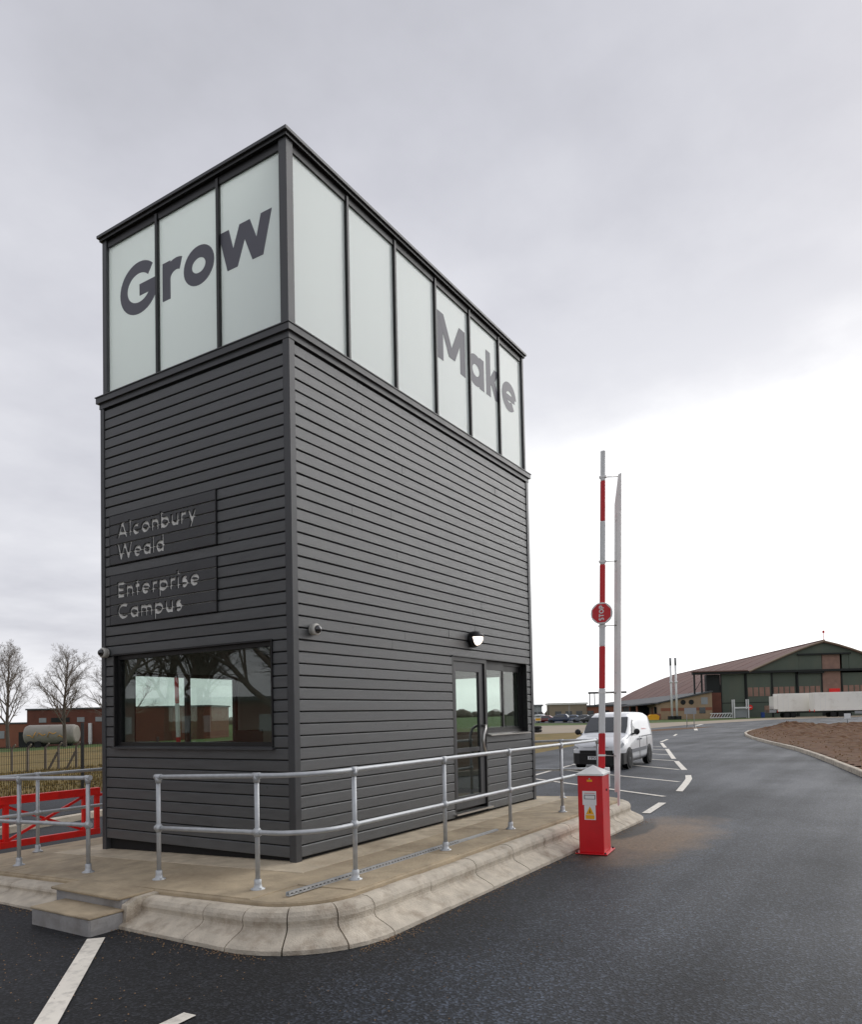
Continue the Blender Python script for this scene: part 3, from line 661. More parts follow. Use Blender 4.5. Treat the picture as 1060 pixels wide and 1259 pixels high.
# core walls (inside face .12 in), with openings: left wall window, right wall door + window
def wall_pieces(mb, face, t0, t1, z0, z1, holes, n0, n1):
    """rectangular wall with rectangular holes, between depths n0..n1 inward"""
    cuts = sorted(set([t0, t1]+[h[0] for h in holes]+[h[1] for h in holes]))
    for a, b in zip(cuts, cuts[1:]):
        zz = [(z0, z1)]
        for h in holes:
            if h[0] <= a+1e-6 and h[1] >= b-1e-6:
                nz = []
                for (p, q) in zz:
                    if h[2] > p: nz.append((p, min(q, h[2])))
                    if h[3] < q: nz.append((max(p, h[3]), q))
                zz = [s for s in nz if s[1]-s[0] > 1e-4]
        for (p, q) in zz:
            if face == 'l': mb.box(n0, n1, a, b, p, q)
            elif face == 'r': mb.box(a, b, n0, n1, p, q)
            elif face == 'bl': mb.box(L-n1, L-n0, a, b, p, q)
            elif face == 'br': mb.box(a, b, W-n1, W-n0, p, q)
WIN_L = (.29, 2.95, 1.205, 2.33)
DOOR = (3.22, 4.21, .13, 2.33); WIN_R = (4.21, 5.66, 1.205, 2.33)
WIN_BR = [(.35, 2.15, 1.15, 2.15), (3.0, 4.0, .15, 2.15)]
WIN_BL = [(.45, 2.75, 1.15, 2.2)]
walls = {}
for nm, face, t0, t1, holes in (('left_wall', 'l', .0, W, [WIN_L]), ('right_wall', 'r', .05, L-.05, [DOOR, WIN_R]), ('rear_wall', 'bl', 0, W, WIN_BL), ('far_wall', 'br', .05, L-.05, WIN_BR)):
    n0 = TH-.003 if face in 'lr' else .002
    mb = MB(); wall_pieces(mb, face, t0 if face in ('l', 'bl') else .141, t1 if face in ('l', 'bl') else L-.141, .08, TOP, holes, n0, .08)
    walls[nm] = tp(mb, nm, 'void' if face in ('l', 'r') else 'board')
    mb = MB(); wall_pieces(mb, face, .145, (W if face in ('l', 'bl') else L)-.145, .2, 2.55, holes, .081, .14); tp(mb, 'lining', 'inner', walls[nm])
mb = MB().box(.142, L-.142, .142, W-.142, .12, .2); tp(mb, 'floor_deck', 'innerfloor')
mb = MB().box(.142, L-.142, .142, W-.142, 2.55, 2.62); tp(mb, 'ceiling_panel', 'inner')
mb = MB().box(.06, L-.06, .06, W-.06, -.12, .078); tp(mb, 'skid', 'void')
# boards
def rows(face, wall, t0, t1, holes, joints):
    for i in range(-1, 42):
        z0 = ZB+i*PITCH_B; z1 = z0+PITCH_B; zm = (z0+z1)/2
        iv = [(t0, t1)]
        for h in holes:
            if h[2] < zm < h[3]:
                nv = []
                for a, b in iv:
                    if h[0] > a: nv.append((a, min(b, h[0])))
                    if h[1] < b: nv.append((max(a, h[1]), b))
                iv = [s for s in nv if s[1]-s[0] > .01]
        for a, b in iv:
            cut = []
            if joints and b-a > 3.2:
                cut = [a+(b-a)*rb.choice((.18, .32, .45, .55, .68, .8))+rb.uniform(-.15, .15)]
            pts = [a]+cut+[b]
            for p, q in zip(pts, pts[1:]):
                board(walls[wall], p+.002, q-.0015, z0, face)
S1 = (1.10, 3.02, 3.455, 4.08); S2 = (1.10, 3.02, 2.705, 3.33)
rows('l', 'left_wall', CP, W-CP+.02, [WIN_L, (S1[0], S1[1], S1[2], S1[3]), S2], False)
rows('r', 'right_wall', CP, L-CP, [DOOR, WIN_R], True)
# corner posts
for (x, y) in ((0, 0), (0, W), (L, 0), (L, W)):
    x0, x1 = (x-.012, x+CP-.005) if x == 0 else (x-CP+.005, x+.012)
    y0, y1 = (y-.012, y+CP-.005) if y == 0 else (y-CP+.025, y+.012)
    tp(MB().bbox(x0, x1, y0, y1, zs(x, y)+.002, TOP+.02, .006), 'corner_post', 'trim')
# cornice: a stepped flashing
def ringbox(mb, e, i, z0, z1):
    """rectangular ring: outer offset e, inner offset i (inwards)"""
    mb.box(-e, L+e, -e, i, z0, z1); mb.box(-e, L+e, W-i, W+e, z0, z1)
    mb.box(-e, i, i, W-i, z0, z1); mb.box(L-i, L+e, i, W-i, z0, z1)
mb = MB(); ringbox(mb, .018, .1, TOP-.03, TOP+.0395); tp(mb, 'cornice_batten', 'trim')
mb = MB(); ringbox(mb, .048, .12, TOP+.04, TOP+.112); tp(mb, 'cornice', 'trim')
mb = MB(); ringbox(mb, .058, .13, TOP+.1125, TOP+.124); tp(mb, 'cornice_flashing', 'trim')
mb = MB().box(.1, L-.1, .1, W-.1, TOP-.02, TOP+.06); tp(mb, 'deck', 'white')  # unseen deck, made white to bounce light up into the frosted panes
# glazed storey
G0, G1 = TOP+.1245, 7.63
IN = .012
PW = .11
for (x, y) in ((0, 0), (0, W), (L, 0), (L, W)):
    x0, x1 = (x+IN, x+IN+PW) if x == 0 else (x-IN-PW*.55, x-IN)
    y0, y1 = (y+IN, y+IN+PW) if y == 0 else (y-IN-PW*.75, y-IN)
    tp(MB().bbox(x0, x1, y0, y1, G0, G1+.06, .005), 'corner_mullion', 'trim')
def hbar(z0, z1, n0, n1, nm):
    mb = MB(); mb.box(PW, L-PW, n0, n1, z0, z1); mb.box(PW, L-PW, W-n1, W-n0, z0, z1); mb.box(n0, n1, PW, W-PW, z0, z1); mb.box(L-n1, L-n0, PW, W-PW, z0, z1)
    tp(mb, nm, 'frame')
hbar(G1-.07, G1+.02, .03, .10, 'head_rail'); hbar(G0, G0+.035, .03, .10, 'sill_rail')
mb = MB(); ringbox(mb, .012, .14, G1+.021, G1+.06); tp(mb, 'roof_fascia', 'frame')
mb = MB(); ringbox(mb, .036, .16, G1+.061, G1+.095); tp(mb, 'roof_cap', 'trim')
mulR = [1.06, 2.04, 3.03, 4.01, 4.99]; mulL = [1.07, 2.13]
for x in mulR:
    for yy in (0, W):
        y0, y1 = (.014, .085) if yy == 0 else (W-.085, W-.014)
        tp(MB().bbox(x-.02, x+.02, y0, y1, G0, G1, .003), 'mullion', 'frame')
for y in mulL:
    for xx in (0, L):
        x0, x1 = (.014, .085) if xx == 0 else (L-.085, L-.014)
        tp(MB().bbox(x0, x1, y-.02, y+.02, G0, G1, .003), 'mullion', 'frame')
GD = .055
xe = [PW-.01]+mulR+[L-.06]; ye = [PW-.01]+mulL+[W-.08]
for a, b in zip(xe, xe[1:]):
    tp(MB().box(a+.005, b-.005, GD, GD+.008, G0+.03, G1-.03), 'frosted_pane', 'frost')
    tp(MB().box(a+.005, b-.005, W-GD-.008, W-GD, G0+.03, G1-.03), 'frosted_pane', 'frost')
for a, b in zip(ye, ye[1:]):
    tp(MB().box(GD, GD+.008, a+.005, b-.005, G0+.03, G1-.03), 'frosted_pane', 'frost')
    tp(MB().box(L-GD-.008, L-GD, a+.005, b-.005, G0+.03, G1-.03), 'frosted_pane', 'frost')
# vinyl letters on the panes (left face runs from y=2.88 to .25; right face from x=3.10 to 5.68)
def lettering(txt, size, w, sp, o, ax, an, fit, m, lab):
    root = None
    for mb in write(txt, size, w, sp, o, ax, (0, 0, 1), an, -.0008, .0005, fit):
        o_ = tp(mb, 'letter', m)
lettering('Grow', .93, .155, .05, (GD-.002, 2.88, 6.53), (0, -1, 0), (1, 0, 0), 2.63, 'vinyl', '')
lettering('Make', .98, .155, .05, (3.11, GD-.002, 6.55), (1, 0, 0), (0, 1, 0), 2.57, 'vinyl', '')

# name signs cut into boarded panels
def sign(S, lines):
    y0, y1, z0, z1 = S
    fr = tp(MB().box(.0195, .03, y0+.003, y1-.003, z0+.002, z1-.002), 'sign_panel', 'void')
    cut = MB(); 
    for txt, size, fit, zb in lines:
        for mb in write(txt, size*1.06, .146, .055, (0, y1-.14, zb), (0, -1, 0), (0, 0, 1), (1, 0, 0), -.1, .0068, fit):
            cut.add(mb.v, mb.f)
    me = bpy.data.meshes.new('cut'); me.from_pydata(cut.v, [], cut.f)
    bm = bmesh.new(); bm.from_mesh(me); bmesh.ops.recalc_face_normals(bm, faces=bm.faces); bm.to_mesh(me); bm.free()
    co = bpy.data.objects.new('cut', me); COL.objects.link(co)
    tp(MB().box(.0062, .0182, y0+.004, y1-.004, z0+.003, z1-.003), 'sign_backing', 'signback', fr)
    for i in range(5):
        za = z0+i*PITCH_B
        b = MB(); PP = -.016          # boards of the panel stand proud of the wall
        prof = [(.0058, .001), (PP+.004, .001), (PP, .005), (PP, .110), (PP+.006, .1165), (.0058, .1165)]
        v = [(n, t, za+z) for t in (y0+.012, y1-.012) for n, z in prof]; k = len(prof)
        b.add(v, [(q, (q+1) % k, k+(q+1) % k, k+q) for q in range(k)]+[tuple(range(k)), tuple(range(2*k-1, k-1, -1))])
        bo = b.build('board', 'trim')
        md = bo.modifiers.new('cut', 'BOOLEAN'); md.operation = 'DIFFERENCE'; md.object = co; md.solver = 'EXACT'; md.use_self = True
        bpy.context.view_layer.update()
        nm = bpy.data.meshes.new_from_object(bo.evaluated_get(bpy.context.evaluated_depsgraph_get()))
        if len(nm.polygons) > 4: bo.modifiers.clear(); bo.data = nm
        else: bo.modifiers.clear()
        attach(bo, fr, True)
    bpy.data.objects.remove(co)
    mb = MB(); 
    mb.box(-.016, .019, y0, y0+.008, z0, z1); mb.box(-.016, .019, y1-.008, y1, z0, z1); mb.box(-.016, .019, y0+.009, y1-.009, z1-.007, z1)
    tp(mb, 'sign_edge', 'frame', fr)
sign(S1, [('Alconbury', .262, 1.46, 3.775), ('Weald', .262, .89, 3.505)])
sign(S2, [('Enterprise', .262, 1.50, 3.035), ('Campus', .262, 1.20, 2.77)])

# windows and door
def win_l():
    y0, y1, z0, z1 = WIN_L; f = .055
    fr = MB(); n0, n1 = .03, .10
    fr.box(n0, n1, y0, y1, z1-f, z1); fr.box(n0, n1, y0, y1, z0, z0+f); fr.box(n0, n1, y0, y0+f, z0+f, z1-f); fr.box(n0, n1, y1-f, y1, z0+f, z1-f)
    w = tp(fr, 'window', 'frame')
    tp(MB().box(.06, .068, y0+f, y1-f, z0+f, z1-f), 'pane', 'glass', w)
    mb = MB(); mb.box(-.016, .03, y0-.005, y0+.012, z0, z1+.012); mb.box(-.016, .03, y1-.012, y1+.005, z0, z1+.012); mb.box(-.018, .03, y0+.013, y1-.013, z1-.005, z1+.014)
    tp(mb, 'reveal_trim', 'frame', w)
    tp(MB().prism([(.05, z0+.012), (-.045, z0-.004), (-.045, z0-.024), (.0, z0-.012), (.05, z0-.012)], (0, 0, 0), (1, 0, 0), (0, 0, 1), (0, 1, 0), y0-.02, y1+.02), 'sill', 'trim', w)
win_l()
def win_r():
    x0, x1, z0, z1 = WIN_R; f = .05; n0, n1 = .075, .13
    fr = MB(); fr.box(x0+.05, x1, n0, n1, z1-f, z1); fr.box(x0+.05, x1, n0, n1, z0, z0+f); fr.box(x0+.0505, x0+.09, n0, n1, z0+f, z1-f); fr.box(x1-f, x1, n0, n1, z0+f, z1-f)
    w = tp(fr, 'window', 'frame')
    for a, b, d in ((x0+.09, x0+.76, .085), (x0+.72, x1-f, .112)):
        s = MB(); t = .045
        s.box(a, b, d-.012, d+.012, z1-f-.09, z1-f-.001); s.box(a, b, d-.012, d+.012, z0+f+.001, z0+f+t); s.box(a, a+t, d-.012, d+.012, z0+f+t, z1-f-.09); s.box(b-t, b, d-.012, d+.012, z0+f+t, z1-f-.09)
        tp(s, 'sash', 'frame', w)
        tp(MB().box(a+t, b-t, d-.003, d+.003, z0+f+t, z1-f-.09), 'pane', 'glass', w)
    mb = MB(); mb.box(x1-.001, x1+.012, -.016, .075, z0, z1+.012); mb.box(x0-.99, x1+.012, -.018, .03, z1+.0005, z1+.014)
    tp(mb, 'reveal_trim', 'frame', w)
    tp(MB().prism([(.07, z0+.012), (-.06, z0-.006), (-.06, z0-.022), (.0, z0-.012), (.07, z0-.012)], (0, 0, 0), (0, 1, 0), (0, 0, 1), (1, 0, 0), x0+.04, x1+.02), 'sill', 'steel', w)
win_r()
def door():
    x0, x1, z0, z1 = DOOR; f = .05
    fr = MB(); fr.box(x0, x1+.05, .002, .09, z1-.06, z1-.001); fr.box(x0, x0+f, .002, .09, z0, z1-.06); fr.box(x1-.02, x1+.05, .002, .09, z0, z1-.06)
    d = tp(fr, 'door', 'frame')
    lf = MB(); a, b = x0+f+.006, x1-.026; c, e = z0+.05, z1-.066; s = .085
    lf.box(a, b, .025, .07, e-.13, e); lf.box(a, b, .025, .07, c, c+.17); lf.box(a, a+s, .025, .07, c+.17, e-.13); lf.box(b-s-.05, b, .025, .07, c+.17, e-.13)
    lf.box(a+s, b-s-.05, .03, .065, .97, 1.03)
    tp(lf, 'door_leaf', 'trim', d)
    tp(MB().box(a+s, b-s-.05, .045, .051, c+.17, .97), 'pane', 'glass', d); tp(MB().box(a+s, b-s-.05, .045, .051, 1.03, e-.13), 'pane', 'glass', d)
    hx = b-.06
    for sg, mh in ((-1, 'steel'), (1, 'trim')):
        yb = .028 if sg < 0 else .068
        pts = [(hx, yb, .90), (hx, yb+sg*.06, .905), (hx-.05, yb+sg*.09, .94), (hx-.10, yb+sg*.095, 1.03), (hx-.115, yb+sg*.095, 1.12), (hx-.10, yb+sg*.095, 1.21), (hx-.05, yb+sg*.09, 1.30), (hx, yb+sg*.06, 1.335), (hx, yb, 1.34)]
        tp(MB().tube([(hx+(q[0]-hx)*1.25, q[1], q[2]) for q in pts], .021, 8), 'handle', mh, d)
    tp(MB().box(hx-.012, hx+.02, .012, .026, 1.1, 1.16), 'lock', 'steel', d)
    tp(MB().box(x0-.02, x1+.08, -.05, .09, z0-.02, z0+.004), 'threshold', 'steel', d)
door()
for face, H in (('br', WIN_BR), ('bl', WIN_BL)):
    for (a, b, z0, z1) in H:
        mb = MB(); f = .05; mid = (a+b)/2
        segs = [(a, b, z1-f, z1), (a, b, z0, z0+f), (a, a+f, z0+f, z1-f), (b-f, b, z0+f, z1-f), (mid-.03, mid+.03, z0+f, z1-f)]
        for (p, q, r, s) in segs:
            if face == 'br': mb.box(p, q, W-.1, W-.04, r, s)
            else: mb.box(L-.1, L-.04, p, q, r, s)
        w = tp(mb, 'window', 'frame')
        for p, q in ((a+f, mid-.03), (mid+.03, b-f)):
            if face == 'br': tp(MB().box(p, q, W-.073, W-.067, z0+f, z1-f), 'pane', 'glass', w)
            else: tp(MB().box(L-.073, L-.067, p, q, z0+f, z1-f), 'pane', 'glass', w)

# things inside the room
dk = thing('counter_desk', 'pale counter inside the gatehouse behind the wide left window', 'desk', (1.2, 2.4, .2))
MB().bbox(-.9, 1.0, -.3, .62, .70, .74, .008).build('worktop', 'inner', dk)
for x in (-.86, .9): MB().box(x, x+.04, -.25, .6, 0, .70).build('side_panel', 'inner', dk)
mo = thing('monitor', 'dark flat monitor on the counter inside the gatehouse', 'monitor', (1.6, 2.3, .94))
MB().bbox(-.26, .26, -.02, .02, .10, .42, .008).build('screen', 'black', mo); MB().box(-.03, .03, -.015, .015, .012, .12).build('stem', 'black', mo); MB().bbox(-.12, .12, -.08, .08, 0, .013, .004).build('base', 'black', mo)
fe = thing('fire_extinguisher', 'red fire extinguisher standing inside behind the glass door', 'extinguisher', (4.2, .75, .2))
MB().lathe([(.07, 0), (.078, .02), (.078, .36), (.06, .42), (.025, .45), (.025, .47)], n=16).build('cylinder', 'red', fe)
MB().tube([(0, 0, .47), (.03, 0, .5), (.12, 0, .5), (.11, 0, .3), (.1, 0, .1)], .012, 6).build('hose', 'black', fe); MB().box(-.02, .09, -.012, .012, .50, .53).build('lever', 'black', fe)

# cameras and lamp on the walls
def dome(name, label, loc, rz, pitch=0):
    t = thing(name, label, 'camera', loc, rz, 'dome cameras on the tower')
    MB().lathe([(.058, -.002), (.058, .012), (.052, .014)], axis=(0, -1, 0), n=24).build('mount', 'camera_shell', t)
    MB().lathe([(.052, .012), (.062, .018), (.064, .06), (.058, .07), (.05, .072)], axis=(0, -1, 0), n=24).build('housing', 'camera_shell', t)
    MB().lathe([(.046*math.cos(R_(a)), .071+.046*math.sin(R_(a))) for a in (0, 20, 40, 60, 78, 89)], axis=(0, -1, 0), n=24).build('dome', 'dome', t)
dome('dome_camera', 'white dome camera on the right wall near the corner post', (.30, -.002, 2.44), 0)
dome('dome_camera', 'white dome camera on the left wall by the far corner above the window', (-.014, 3.09, 2.37), R_(-90))
lp = thing('bulkhead_lamp', 'lit black bulkhead lamp above the glass door', 'lamp', (3.80, -.004, 2.60))
MB().lathe([(.115, 0), (.12, .02), (.118, .06), (.10, .085), (.04, .09)], axis=(0, -1, 0), n=28).build('housing', 'black', lp)
v = []; f = []
nn, mm_ = 14, 8
for j in range(mm_+1):
    for i in range(nn+1):
        th = R_(180+180*i/nn); ph = R_(90*j/mm_)
        v.append((.104*math.cos(th)*math.cos(ph), -.075-.105*math.sin(ph), .03+.12*math.sin(th)*math.cos(ph)))
f = [(j*(nn+1)+i, j*(nn+1)+i+1, (j+1)*(nn+1)+i+1, (j+1)*(nn+1)+i) for j in range(mm_) for i in range(nn)]
MB().add(v, f, True).build('lens', 'lamp', lp)
hood = MB().lathe([(.122, .045), (.12, .09), (.108, .14), (.08, .175), (.03, .19)], axis=(0, -1, 0), n=28).build('hood', 'black', lp)
for vv in hood.data.vertices:
    if vv.co.z < .035: vv.co.z = .035

# ------------------------------------------------------------------ railings
RT, RM, RR = .968, .485, .0215
def railing(name, label, path, posts, group='galvanised railings round the island'):
    """path: plan polyline of the rails; posts: plan points"""
    x0, y0 = path[0]; t = thing(name, label, 'railing', (x0, y0, zs(x0, y0)), 0, group)
    def P(x, y, h): return (x-x0, y-y0, zs(x, y)-zs(x0, y0)+h)
    MB().tube([P(x, y, RT) for x, y in path], RR, 12).build('top_rail', 'galv', t)
    MB().tube([P(x, y, RM) for x, y in path], RR, 12).build('mid_rail', 'galv', t)
    for x, y in posts:
        p = MB().tube([P(x, y, 0), P(x, y, RT)], RR*.98, 12).build('post', 'galv', t)
        q = P(x, y, 0)
        MB().lathe([(.062, .0), (.062, .009), (.036, .02), (.031, .05), (.031, .085), (.024, .09)], q, n=16).build('base_flange', 'galv', p)
        for k in range(2):
            a = R_(70+180*k); MB().lathe([(.009, .008), (.009, .02), (.005, .024)], (q[0]+.05*math.cos(a), q[1]+.05*math.sin(a), q[2]), n=6).build('bolt', 'galv', p)
        MB().tube([P(x, y, RM-.035), P(x, y, RM+.035)], RR*1.32, 12).build('fitting', 'galv', p)
        MB().tube([P(x, y, RT-.055), P(x, y, RT+.008)], RR*1.32, 12).build('fitting', 'galv', p)
        i = min(range(len(path)), key=lambda k: math.hypot(path[k][0]-x, path[k][1]-y))
        a, b = path[max(0, i-1)], path[min(len(path)-1, i+1)]; d = Vector((b[0]-a[0], b[1]-a[1])).normalized()*.04
        for hh in (RT, RM):
            MB().tube([P(x-d.x, y-d.y, hh), P(x+d.x, y+d.y, hh)], RR*1.28, 12).build('fitting', 'galv', p)
    return t
cr = .42
front = [(-1.07, .755), (-1.07, .1), (-1.07, -.54)] + arc(-1.07+cr, -1.12+cr, cr, 180, 270, 10) + [(-.46, -1.12), (1.09, -1.12), (2.66, -1.12), (4.36, -1.12), (5.9, -1.12)]
railing('railing', 'long galvanised railing that bends round the near corner of the tower', front, [(-1.07, .755), (-1.07, -.54), (-.46, -1.12), (1.09, -1.12), (2.66, -1.12), (4.36, -1.12), (5.9, -1.12)])
railing('railing', 'galvanised railing left of the concrete steps', [(-1.07, 1.868), (-1.07, 3.155), (-1.07, 3.9)], [(-1.07, 1.868), (-1.07, 3.155)])
railing('railing', 'galvanised railing along the rear edge in front of the red gate', [(-1.4, 3.98), (-.38, 3.98), (1.2, 3.98), (2.8, 3.98), (4.4, 3.98), (5.8, 3.98)], [(-.38, 3.98), (1.2, 3.98), (2.8, 3.98), (4.4, 3.98), (5.8, 3.98)])
railing('railing', 'galvanised railing at the far end of the island by the van', [(6.2, -.95), (6.2, -.38), (6.2, 1.2), (6.2, 2.8)], [(6.2, -.38), (6.2, 1.2), (6.2, 2.8)])
# loose steel channel on the slab
a, b = Vector((-1.19, -.99)), Vector((1.55, -1.015)); d = (b-a).normalized(); n_ = Vector((-d.y, d.x))
ch = thing('perforated_channel', 'perforated galvanised steel channel lying on the concrete beneath the railing', 'channel', (a.x, a.y, zs(a.x, a.y)+.004))
Lc = (b-a).length; dz = (zs(b.x, b.y)-zs(a.x, a.y))/Lc
ex = Vector((d.x, d.y, dz)); ey = Vector((n_.x, n_.y, 0)); ez = Vector((0, 0, 1))
mb = MB(); w_, h_ = .016, .030
mb.obox(ex*Lc/2+ez*.0015, ex, ey, ez, Lc/2, w_, .0015); mb.obox(ex*Lc/2+ey*w_+ez*(h_/2+.002), ex, ey, ez, Lc/2, .0015, h_/2)
for zz in (.006, h_): mb.obox(ex*Lc/2-ey*w_+ez*zz, ex, ey, ez, Lc/2, .0016, .007)
s_ = 0
while s_ < Lc:
    mb.obox(ex*(s_+.011)-ey*w_+ez*(h_/2), ex, ey, ez, .011, .0016, h_/2-.006); s_ += .05
mb.build('slotted_profile', 'galv', ch)
MB().obox(ex*Lc/2-ey*(w_-.006)+ez*(h_/2), ex, ey, ez, Lc/2-.002, .001, h_/2-.006).build('slot_shade_strip', 'black', ch)  # black strip behind the slots, put in for the shade inside the channel
mb = MB(); mb.obox(ex*(Lc+.45)+ez*.012, ex, ey, ez, .48, .02, .01); mb.build('plain_end', 'galv', ch)

# ------------------------------------------------------------------ barrier
def barrier(label, loc, rz, full=True):
    t = thing('lift_barrier', label, 'barrier', loc, rz, 'lift barriers beside the gatehouse')
    hx, hy, H = .20, .152, .955       # local -x faces the camera
    MB().bbox(-hx, hx, -hy, hy, .012, H, .008).build('cabinet', 'red', t)
    MB().bbox(-hx-.045, hx+.045, -hy-.045, hy+.045, 0, .012, .003).build('base_plate', 'red', t)
    for x in (-hx-.028, hx+.028):
        for y in (-hy-.02, hy+.02): MB().lathe([(.012, .011), (.012, .028), (.006, .03)], (x, y, 0), n=6).build('anchor_bolt', 'black', t)
    e = .018; mb = MB()
    mb.add([(-hx-e, -hy-e, H), (hx+e, -hy-e, H), (hx+e, hy+e, H), (-hx-e, hy+e, H), (-hx-e, -hy-e, H+.02), (hx+e, -hy-e, H+.02), (hx+e, hy+e, H+.02), (-hx-e, hy+e, H+.02), (0, 0, H+.115)],
           [(3, 2, 1, 0), (0, 1, 5, 4), (1, 2, 6, 5), (2, 3, 7, 6), (3, 0, 4, 7), (4, 5, 8), (5, 6, 8), (6, 7, 8), (7, 4, 8)])
    mb.build('cap', 'white', t)
    dl = MB(); dl.box(-hx-.0015, -hx+.01, -.075, .095, H-.36, H-.19); l1 = dl.build('warning_label', 'label', t)
    MB().box(-hx-.003, -hx, -.065, .075, H-.29, H-.235).build('print', 'greylabel', l1); MB().box(-hx-.0032, -hx-.001, -.055, .065, H-.283, H-.245).build('print', 'label', l1)
    MB().box(-hx-.003, -hx, -.06, .07, H-.222, H-.212).build('print', 'pink', l1)
    l2 = MB().box(-hx-.0015, -hx+.01, -.062, .076, H-.54, H-.361).build('warning_label', 'label', t)
    MB().prism([(-.045, H-.475), (.059, H-.475), (.007, H-.375)], (-hx, 0, 0), (0, 1, 0), (0, 0, 1), (-1, 0, 0), 0, .003).build('triangle', 'yellow', l2)
    MB().prism([(.0, H-.455), (.014, H-.455), (.0075, H-.405)], (-hx, 0, 0), (0, 1, 0), (0, 0, 1), (-1, 0, 0), .003, .0036).build('print', 'black', l2)
    MB().box(-hx-.003, -hx, -.048, .062, H-.53, H-.482).build('print', 'yellow', l2)
    MB().box(-hx-.0015, -hx+.01, -.03, .035, H-.075, H-.05).build('small_label', 'yellow', t)
    MB().lathe([(.012, 0), (.012, .006), (.008, .008)], (-hx, .003, H-.04), axis=(-1, 0, 0), n=12).build('lock', 'steel', t)
    MB().lathe([(.014, 0), (.014, .01)], (.02, -hy, H-.19), axis=(0, -1, 0), n=12).build('lock', 'black', t)
    # arm, raised: stripes from the bottom
    ax, ay = .225, -.055
    TL = -.034             # the raised arm leans a little
    def lean(o):
        for q in o.data.vertices: q.co.y += TL*(q.co.z-.85)
        return o
    a = MB().bbox(ax-.02, ax+.05, ay-.10, ay+.10, H-.18, H+.07, .01).build('arm_bracket', 'white', t)
    zt = [.62, 1.34, 1.87, 2.40, 3.02, 3.46, 4.02, 4.54, 4.95] 
    zt = [.80, 1.46, 2.03, 2.57, 3.10, 3.62, 4.18, 4.70, 5.09]
    for k, (z0, z1) in enumerate(zip(zt, zt[1:])):
        w0 = .041-.0017*k
        lean(MB().bbox(ax-.02, ax+.02, ay-w0, ay+w0, z0+.0005, z1-.0005, .008).build('arm_stripe', 'red' if k % 2 == 0 else 'white', t))
    if full:
        c = (ax-.022, ay, 2.99)
        s = MB().lathe([(.135, 0), (.138, .004), (.138, .028), (.134, .032)], c, axis=(-1, 0, 0), n=40).build('stop_disc', 'white', t)
        oc = [(.117*math.cos(R_(22.5+45*k))/math.cos(R_(22.5)), .117*math.sin(R_(22.5+45*k))/math.cos(R_(22.5))) for k in range(8)]
        MB().prism(oc, (c[0]-.032, ay, c[2]), (0, 1, 0), (0, 0, 1), (-1, 0, 0), 0, .002).build('octagon', 'red', s)
        for m_ in write('STOP', .088, .15, .09, (c[0]-.034, ay-.03, c[2]-.095), (0, 0, 1), (0, 1, 0), (-1, 0, 0), 0, .0012, .19): m_.build('letter', 'label', s)
        # folding skirt hanging beside the raised arm
        bx, by = ax+.17, ay-.165
        prof = [(-.012, .70), (.03, .70), (.045, 1.35), (.045, 1.9), (.045, 4.42), (.0, 4.80), (-.04, 4.82), (-.042, 1.55)]
        sk = MB().prism(prof, (bx, by, 0), (0, 1, 0), (0, 0, 1), (1, 0, 0), -.02, .02).build('skirt', 'alu', t)
        MB().prism([(-.0, .53), (.022, .53), (.04, 1.7), (.04, 4.3), (.0, 4.3), (-.01, 1.6)], (bx-.02, by-.035, 0), (0, 1, 0), (0, 0, 1), (1, 0, 0), -.02, .012).build('skirt_fold', 'alu', sk)
        for z in [1.9+.33*k for k in range(9)]: MB().lathe([(.007, 0), (.007, .006)], (bx-.02, by+.02*(-1)**int(z*3), z), axis=(-1, 0, 0), n=8).build('rivet', 'steel', sk)
        for z, zz in ((4.75, 4.78), (3.66, 3.68), (2.83, 2.85), (1.98, 1.97), (1.18, 1.16)):
            MB().tube([(ax, ay+.0, z), (bx, by, zz)], .006, 6).build('link', 'steel', t)
            MB().box(ax-.024, ax+.024, ay-.045, ay+.045, z-.012, z+.012).build('clamp', 'alu', t)
        for ch_ in t.children:
            if ch_.name.split('.')[0] in ('stop_disc', 'skirt', 'link', 'clamp'):
                lean(ch_)
                for g_ in ch_.children: lean(g_)
    return t
barrier('red lift barrier cabinet with raised striped arm and stop disc, in front of the van', (3.27, -1.985, ROAD+.002), R_(7))
barrier('red lift barrier with raised arm seen through the gatehouse window beyond the tower', (2.9, 5.0, ROAD+.002), R_(182), False)

# ------------------------------------------------------------------ red swing gate on the left
gt = thing('swing_gate', 'bright red steel swing gate with crossed braces beyond the left railing', 'gate', (-2.6, 4.95, ROAD+.05))
gx0, gx1, gz0, gz1 = 0, 3.72, .03, .72
MB().bbox(gx0, gx1, -.035, .035, gz1-.11, gz1, .006).build('top_rail', 'orangered', gt)
MB().bbox(gx0, gx1, -.03, .03, gz0, gz0+.09, .006).build('bottom_rail', 'orangered', gt)
for x in (gx0+.03, 1.15, 2.34, 3.48, 3.68): MB().bbox(x-.034, x+.034, -.026, .026, gz0+.091, gz1-.111, .004).build('upright', 'orangered', gt)
for a, b in ((1.18, 2.31), (2.37, 3.45), (.06, 1.12)):
    MB().bar((a, 0, gz0+.1), (b, 0, gz1-.12), .026, .036).build('brace', 'orangered', gt)
    MB().bar((a, .03, gz1-.14), (b, .03, gz0+.1), .022, .034).build('brace', 'orangered', gt)
MB().bbox(gx1+.001, gx1+.5, -.02, .02, gz1-.13, gz1-.09, .004).build('latch_bar', 'orangered', gt)
MB().bbox(gx1+.3, gx1+.36, -.03, .03, 0, .8, .006).build('latch_post', 'orangered', gt)

